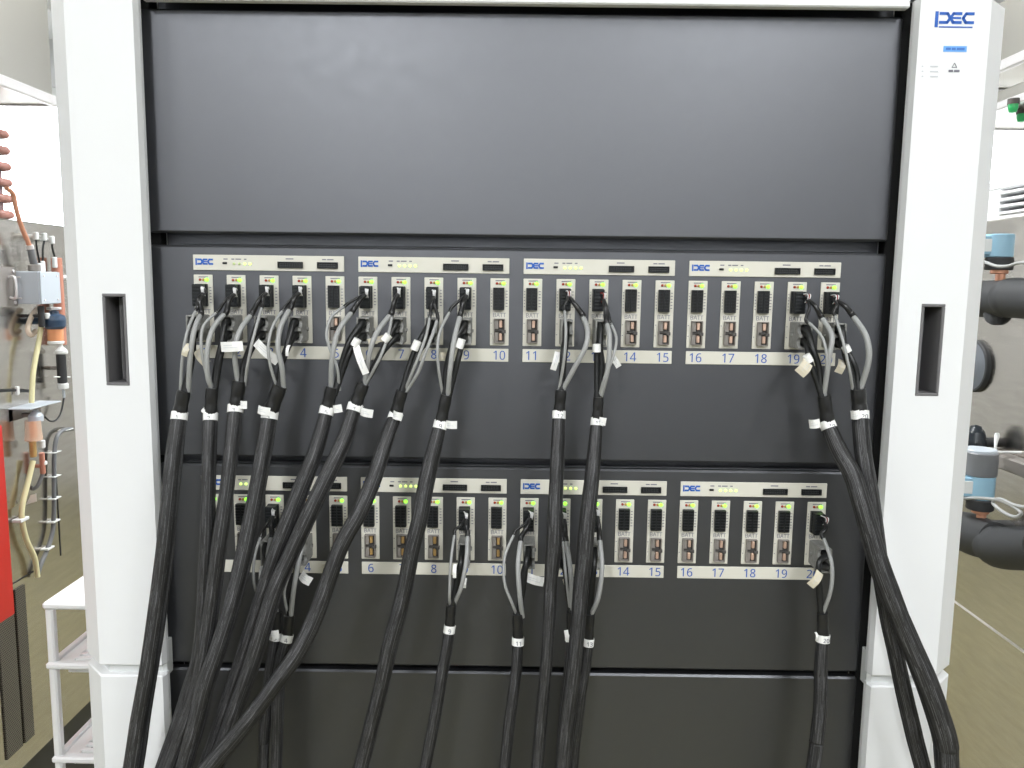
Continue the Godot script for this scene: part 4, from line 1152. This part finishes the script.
func build_right() -> void:
	var y_top := 1.622
	var t := thing("climate_chamber", Vector3(1.6, 0.0, -1.3), "brushed stainless steel chamber carrying black insulated pipes and blue valves", "chamber")
	var st := mb()
	box(st, Vector3(-0.4, 0.12, -1.2), Vector3(0.5, y_top, 1.0), 0.004); obj("body", st, M.steel, t)
	st = mb()
	box(st, Vector3(-0.37, 0.0, -1.18), Vector3(0.5, 0.12, 0.98), 0.004); obj("plinth", st, M.plinth, t)
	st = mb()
	box(st, Vector3(-0.4025, 0.607, -1.2), Vector3(-0.4, 0.613, 1.0), 0.001); obj("sheet_joint", st, M.steel_trim, t)  # pale strip standing for the highlight along this seam
	# louvred white unit on top
	t = thing("louvre_box", Vector3(1.6, y_top, -1.3), "white ventilation box with dark louvre slots on top of the chamber", "vent")
	st = mb()
	box(st, Vector3(-0.39, 0.0, -0.2), Vector3(0.1, 0.012, 0.9), 0.002)
	for k in 4: box(st, Vector3(-0.395, 0.012 + k * 0.0165, 0.13), Vector3(-0.36, 0.0185 + k * 0.0165, 0.9), 0.001)
	box(st, Vector3(-0.39, 0.075, -0.2), Vector3(0.1, 0.095, 0.9), 0.004)
	box(st, Vector3(-0.39, 0.012, -0.2), Vector3(0.1, 0.075, 0.13), 0.002)
	box(st, Vector3(0.09, 0.012, 0.13), Vector3(0.1, 0.075, 0.9))
	box(st, Vector3(-0.36, 0.012, 0.88), Vector3(0.09, 0.075, 0.9))
	obj("case", st, M.white, t)
	# shelves overhead
	for s in [[1.988, -1.40, 0.026, "upper", "stainless steel overhead chamber above the louvred vent box, higher of two decks"], [1.893, -1.46, 0.020, "lower", "steel overhead deck with green lamps beneath, lower of two decks above the vent box"]]:
		t = thing("overhead_deck", Vector3(1.6, s[0], -0.9), s[4], "deck", "")
		st = mb()
		var thick := 0.9 if s[3] == "upper" else 0.03
		box(st, Vector3(-0.398, 0.018, s[1] + 0.9 + 0.015), Vector3(0.5, 0.018 + thick, 0.6), 0.003); obj("body", st, M.steel_dull, t)
		st = mb()
		box(st, Vector3(-0.385, 0.004, s[1] + 0.9 + 0.015), Vector3(0.5, 0.018, 0.6)); obj("underside", st, M.steel_dull, t)
		st = mb()
		box(st, Vector3(-0.402, 0.0, s[1] + 0.9), Vector3(-0.385, s[2], 0.6), 0.002)
		box(st, Vector3(-0.385, 0.0, s[1] + 0.9), Vector3(0.5, 0.014, s[1] + 0.9 + 0.015), 0.002); obj("edge_trim", st, M.steel_trim, t)
		st = mb()
		for x in [0.40, 0.2]: for z in [-0.4, 0.5]: box(st, Vector3(x, y_top - s[0] if s[3] == "lower" else -0.046, z), Vector3(x + 0.03, 0.004, z + 0.03), 0.002)
		obj("support_leg", st, M.support_paint, t)
	for g in [[1013, 108], [1021.5, 117.5]]:  # glowing bodies built in place of green reflections on the underside
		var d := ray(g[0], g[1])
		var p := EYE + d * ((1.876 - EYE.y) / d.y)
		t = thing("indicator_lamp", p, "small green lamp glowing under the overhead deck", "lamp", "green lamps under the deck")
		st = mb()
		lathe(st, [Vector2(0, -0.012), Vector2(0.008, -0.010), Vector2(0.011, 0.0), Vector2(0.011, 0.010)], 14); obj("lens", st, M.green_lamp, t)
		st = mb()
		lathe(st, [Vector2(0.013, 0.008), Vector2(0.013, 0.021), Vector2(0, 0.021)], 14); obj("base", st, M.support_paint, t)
	# upper valve and insulated pipe
	var dx := 0.09
	t = thing("insulated_pipe", wr(998, 318, dx), "thick black foam insulated pipe with a tee below the upper blue valve", "pipe")
	st = mb()
	tube(st, move(spline([[wr(960, 298, dx), 0.043], [wr(985, 299, dx), 0.0435], [wr(1000, 299, dx), 0.043], [wr(1010, 300, dx), 0.041]]), -t.position), 24); obj("foam_jacket", st, M.insulation, t)
	st = mb()
	tube(st, move(spline([[wr(1004, 299, dx - 0.02), 0.038], [wr(1010, 298, dx), 0.0445], [wr(1018, 298, dx), 0.0445], [wr(1045, 300, dx), 0.044]]), -t.position), 24); obj("foam_elbow", st, M.insulation, t)
	st = mb()
	tube(st, move(spline([[wr(998, 300, dx), 0.030], [wr(998, 314, dx), 0.030], [wr(998, 321, dx), 0.024], [wr(998, 325, dx), 0.010]]), -t.position), 20); obj("foam_tee", st, M.insulation, t)
	wall_stub(t, wr(975, 300, dx), 0.03, M.insulation, 1)
	t = valve(998, [234.5, 257.5, 270, 281], 0.0305, dx, "light blue cylindrical valve motor on the upper insulated pipe")
	pipe("valve_cable", [[1032, 263], [1018, 263], [1008, 266], [996, 266], [985, 262], [976, 260]], 0.0035, M.grey_cable, "grey cable passing round the upper blue valve", "cable", 1, dx + 0.038)
	# round cover
	var c := wr(976, 366, 0.0)
	t = thing("round_cover", c, "dark round cover plate on the chamber between the two valves", "cover")
	st = mb()
	var side := Basis(Vector3(0, 1, 0), Vector3(-1, 0, 0), Vector3(0, 0, 1))
	lathe(st, [Vector2(0.068, 0), Vector2(0.068, 0.010), Vector2(0.066, 0.012), Vector2(0.062, 0.013)], 32, Transform3D(side, Vector3.ZERO)); obj("rim", st, M.insulation, t)
	st = mb()
	lathe(st, [Vector2(0.062, 0.013), Vector2(0.035, 0.017), Vector2(0, 0.019)], 32, Transform3D(side, Vector3.ZERO)); obj("face", st, M.disc_grey, t)
	# lower valve and pipe
	dx = 0.10
	t = thing("insulated_pipe", wr(985, 555, dx), "thick black foam insulated pipe with a bend below the lower blue valve", "pipe")
	st = mb()
	tube(st, move(spline([[wr(950, 528, dx), 0.045], [wr(966, 532, dx), 0.048], [wr(980, 537, dx), 0.048], [wr(996, 540, dx), 0.040]]), -t.position), 24); obj("foam_jacket", st, M.insulation, t)
	st = mb()
	tube(st, move(spline([[wr(984, 540, dx - 0.01), 0.036], [wr(993, 544, dx), 0.044], [wr(1004, 548, dx), 0.047], [wr(1045, 548, dx), 0.047]]), -t.position), 24); obj("foam_elbow", st, M.insulation, t)
	wall_stub(t, wr(968, 532, dx), 0.03, M.insulation, 1)
	t = valve(979, [474, 498, 509, 521], 0.031, dx, "light blue cylindrical valve motor with a grey pot on top")
	turned(t, "pot", 980, 451, 475, 0.0355, M.hose_grey, dx, 1)
	turned(t, "pot_lid", 980, 448.5, 452, 0.036, M.box_grey, dx, 1)
	pipe("valve_cable", [[960, 499], [975, 498], [990, 499], [1002, 501], [1014, 507], [1021, 513], [1015, 517], [1003, 512], [993, 503], [1000, 499], [1014, 505], [1030, 508]], 0.0038, M.grey_cable, "pale grey cable coiled beside the lower blue valve", "cable", 1, dx + 0.038)
	t = thing("domed_stopper", wr(972, 450, 0.05), "glossy black domed stopper on the chamber above the lower valve", "stopper")
	turned(t, "dome", 974, 424, 452, 0.026, mat(Color(0.16, 0.18, 0.20), 0.2), 0.05, 1, [[0, 0], [1, 0], [1, 0.4], [0.8, 0.75], [0.45, 0.95], [0, 1]])
	wall_stub(t, wr(974, 442, 0.05), 0.012, M.insulation, 1)
	t = thing("cable_tie", wr(996, 456, 0.045), "white cable tie standing up beside the grey pot", "tie")
	st = mb()
	tube(st, move(spline([[wr(996, 457, 0.06), 0.004], [wr(995.5, 446, 0.06), 0.003], [wr(997, 436, 0.055), 0.006], [wr(997, 433, 0.055), 0.004]]), -t.position), 8); obj("strap", st, M.white2, t)
	wall_stub(t, wr(996, 452, 0.06), 0.003, M.white2, 1)
	t = thing("bracket_rail", wr(1010, 466, 0.02), "dull steel bracket rail on the chamber behind the grey pot", "bracket")
	st = mb()
	box(st, Vector3(RIGHT_WALL - 0.04, wr(1010, 470, 0.02).y, wr(985, 466, 0.02).z), Vector3(RIGHT_WALL, wr(1010, 456, 0.02).y, -0.6), 0.003, local(t)); obj("rail", st, M.dull_steel, t)

func _ready() -> void:
	rng.seed = 7
	set_view_and_light()
	make_materials()
	for l in [[-0.8, 3.1, 14.0, "long ceiling lamp over the front wall"], [0.9, 1.5, 5.0, "long ceiling lamp in front of the cabinet"], [1.0, 3.1, 8.0, "long ceiling lamp by the front wall on the valve side"], [-1.9, 1.6, 5.0, "long ceiling lamp beyond the red box"], [-2.8, -3.2, 5.0, "long ceiling lamp by the window behind the junction box"], [2.8, -3.2, 5.0, "long ceiling lamp by the window behind the louvred vent"], [0.0, -1.6, 15.0, "long ceiling lamp behind the cabinet"]]:
		ceiling_lamp(l[0], l[1], l[2], l[3])
	build_room()
	build_opposite()
	build_cabinet()
	rack_panel("blank_panel", 1.4997, 1.7315, "plain charcoal blanking panel at the top of the white cabinet", false)
	rack_panel("module_panel", 1.2525, 1.4865, "charcoal panel holding the upper row of charger modules", true)
	rack_panel("module_panel", 1.0068, 1.2435, "charcoal panel holding the lower row of charger modules", true)
	rack_panel("blank_panel", 0.70, 1.0005, "plain charcoal blanking panel below both rows of modules", false)
	rack_panel("blank_panel", 0.10, 0.694, "tall charcoal blanking panel at the foot of the white cabinet", false)
	module_shapes()
	mesh["batt"] = text_mesh("BATT", 0.0018)
	for row in 2:
		for m in 4: make_module(row, m)
	build_looms()
	build_left()
	build_right()
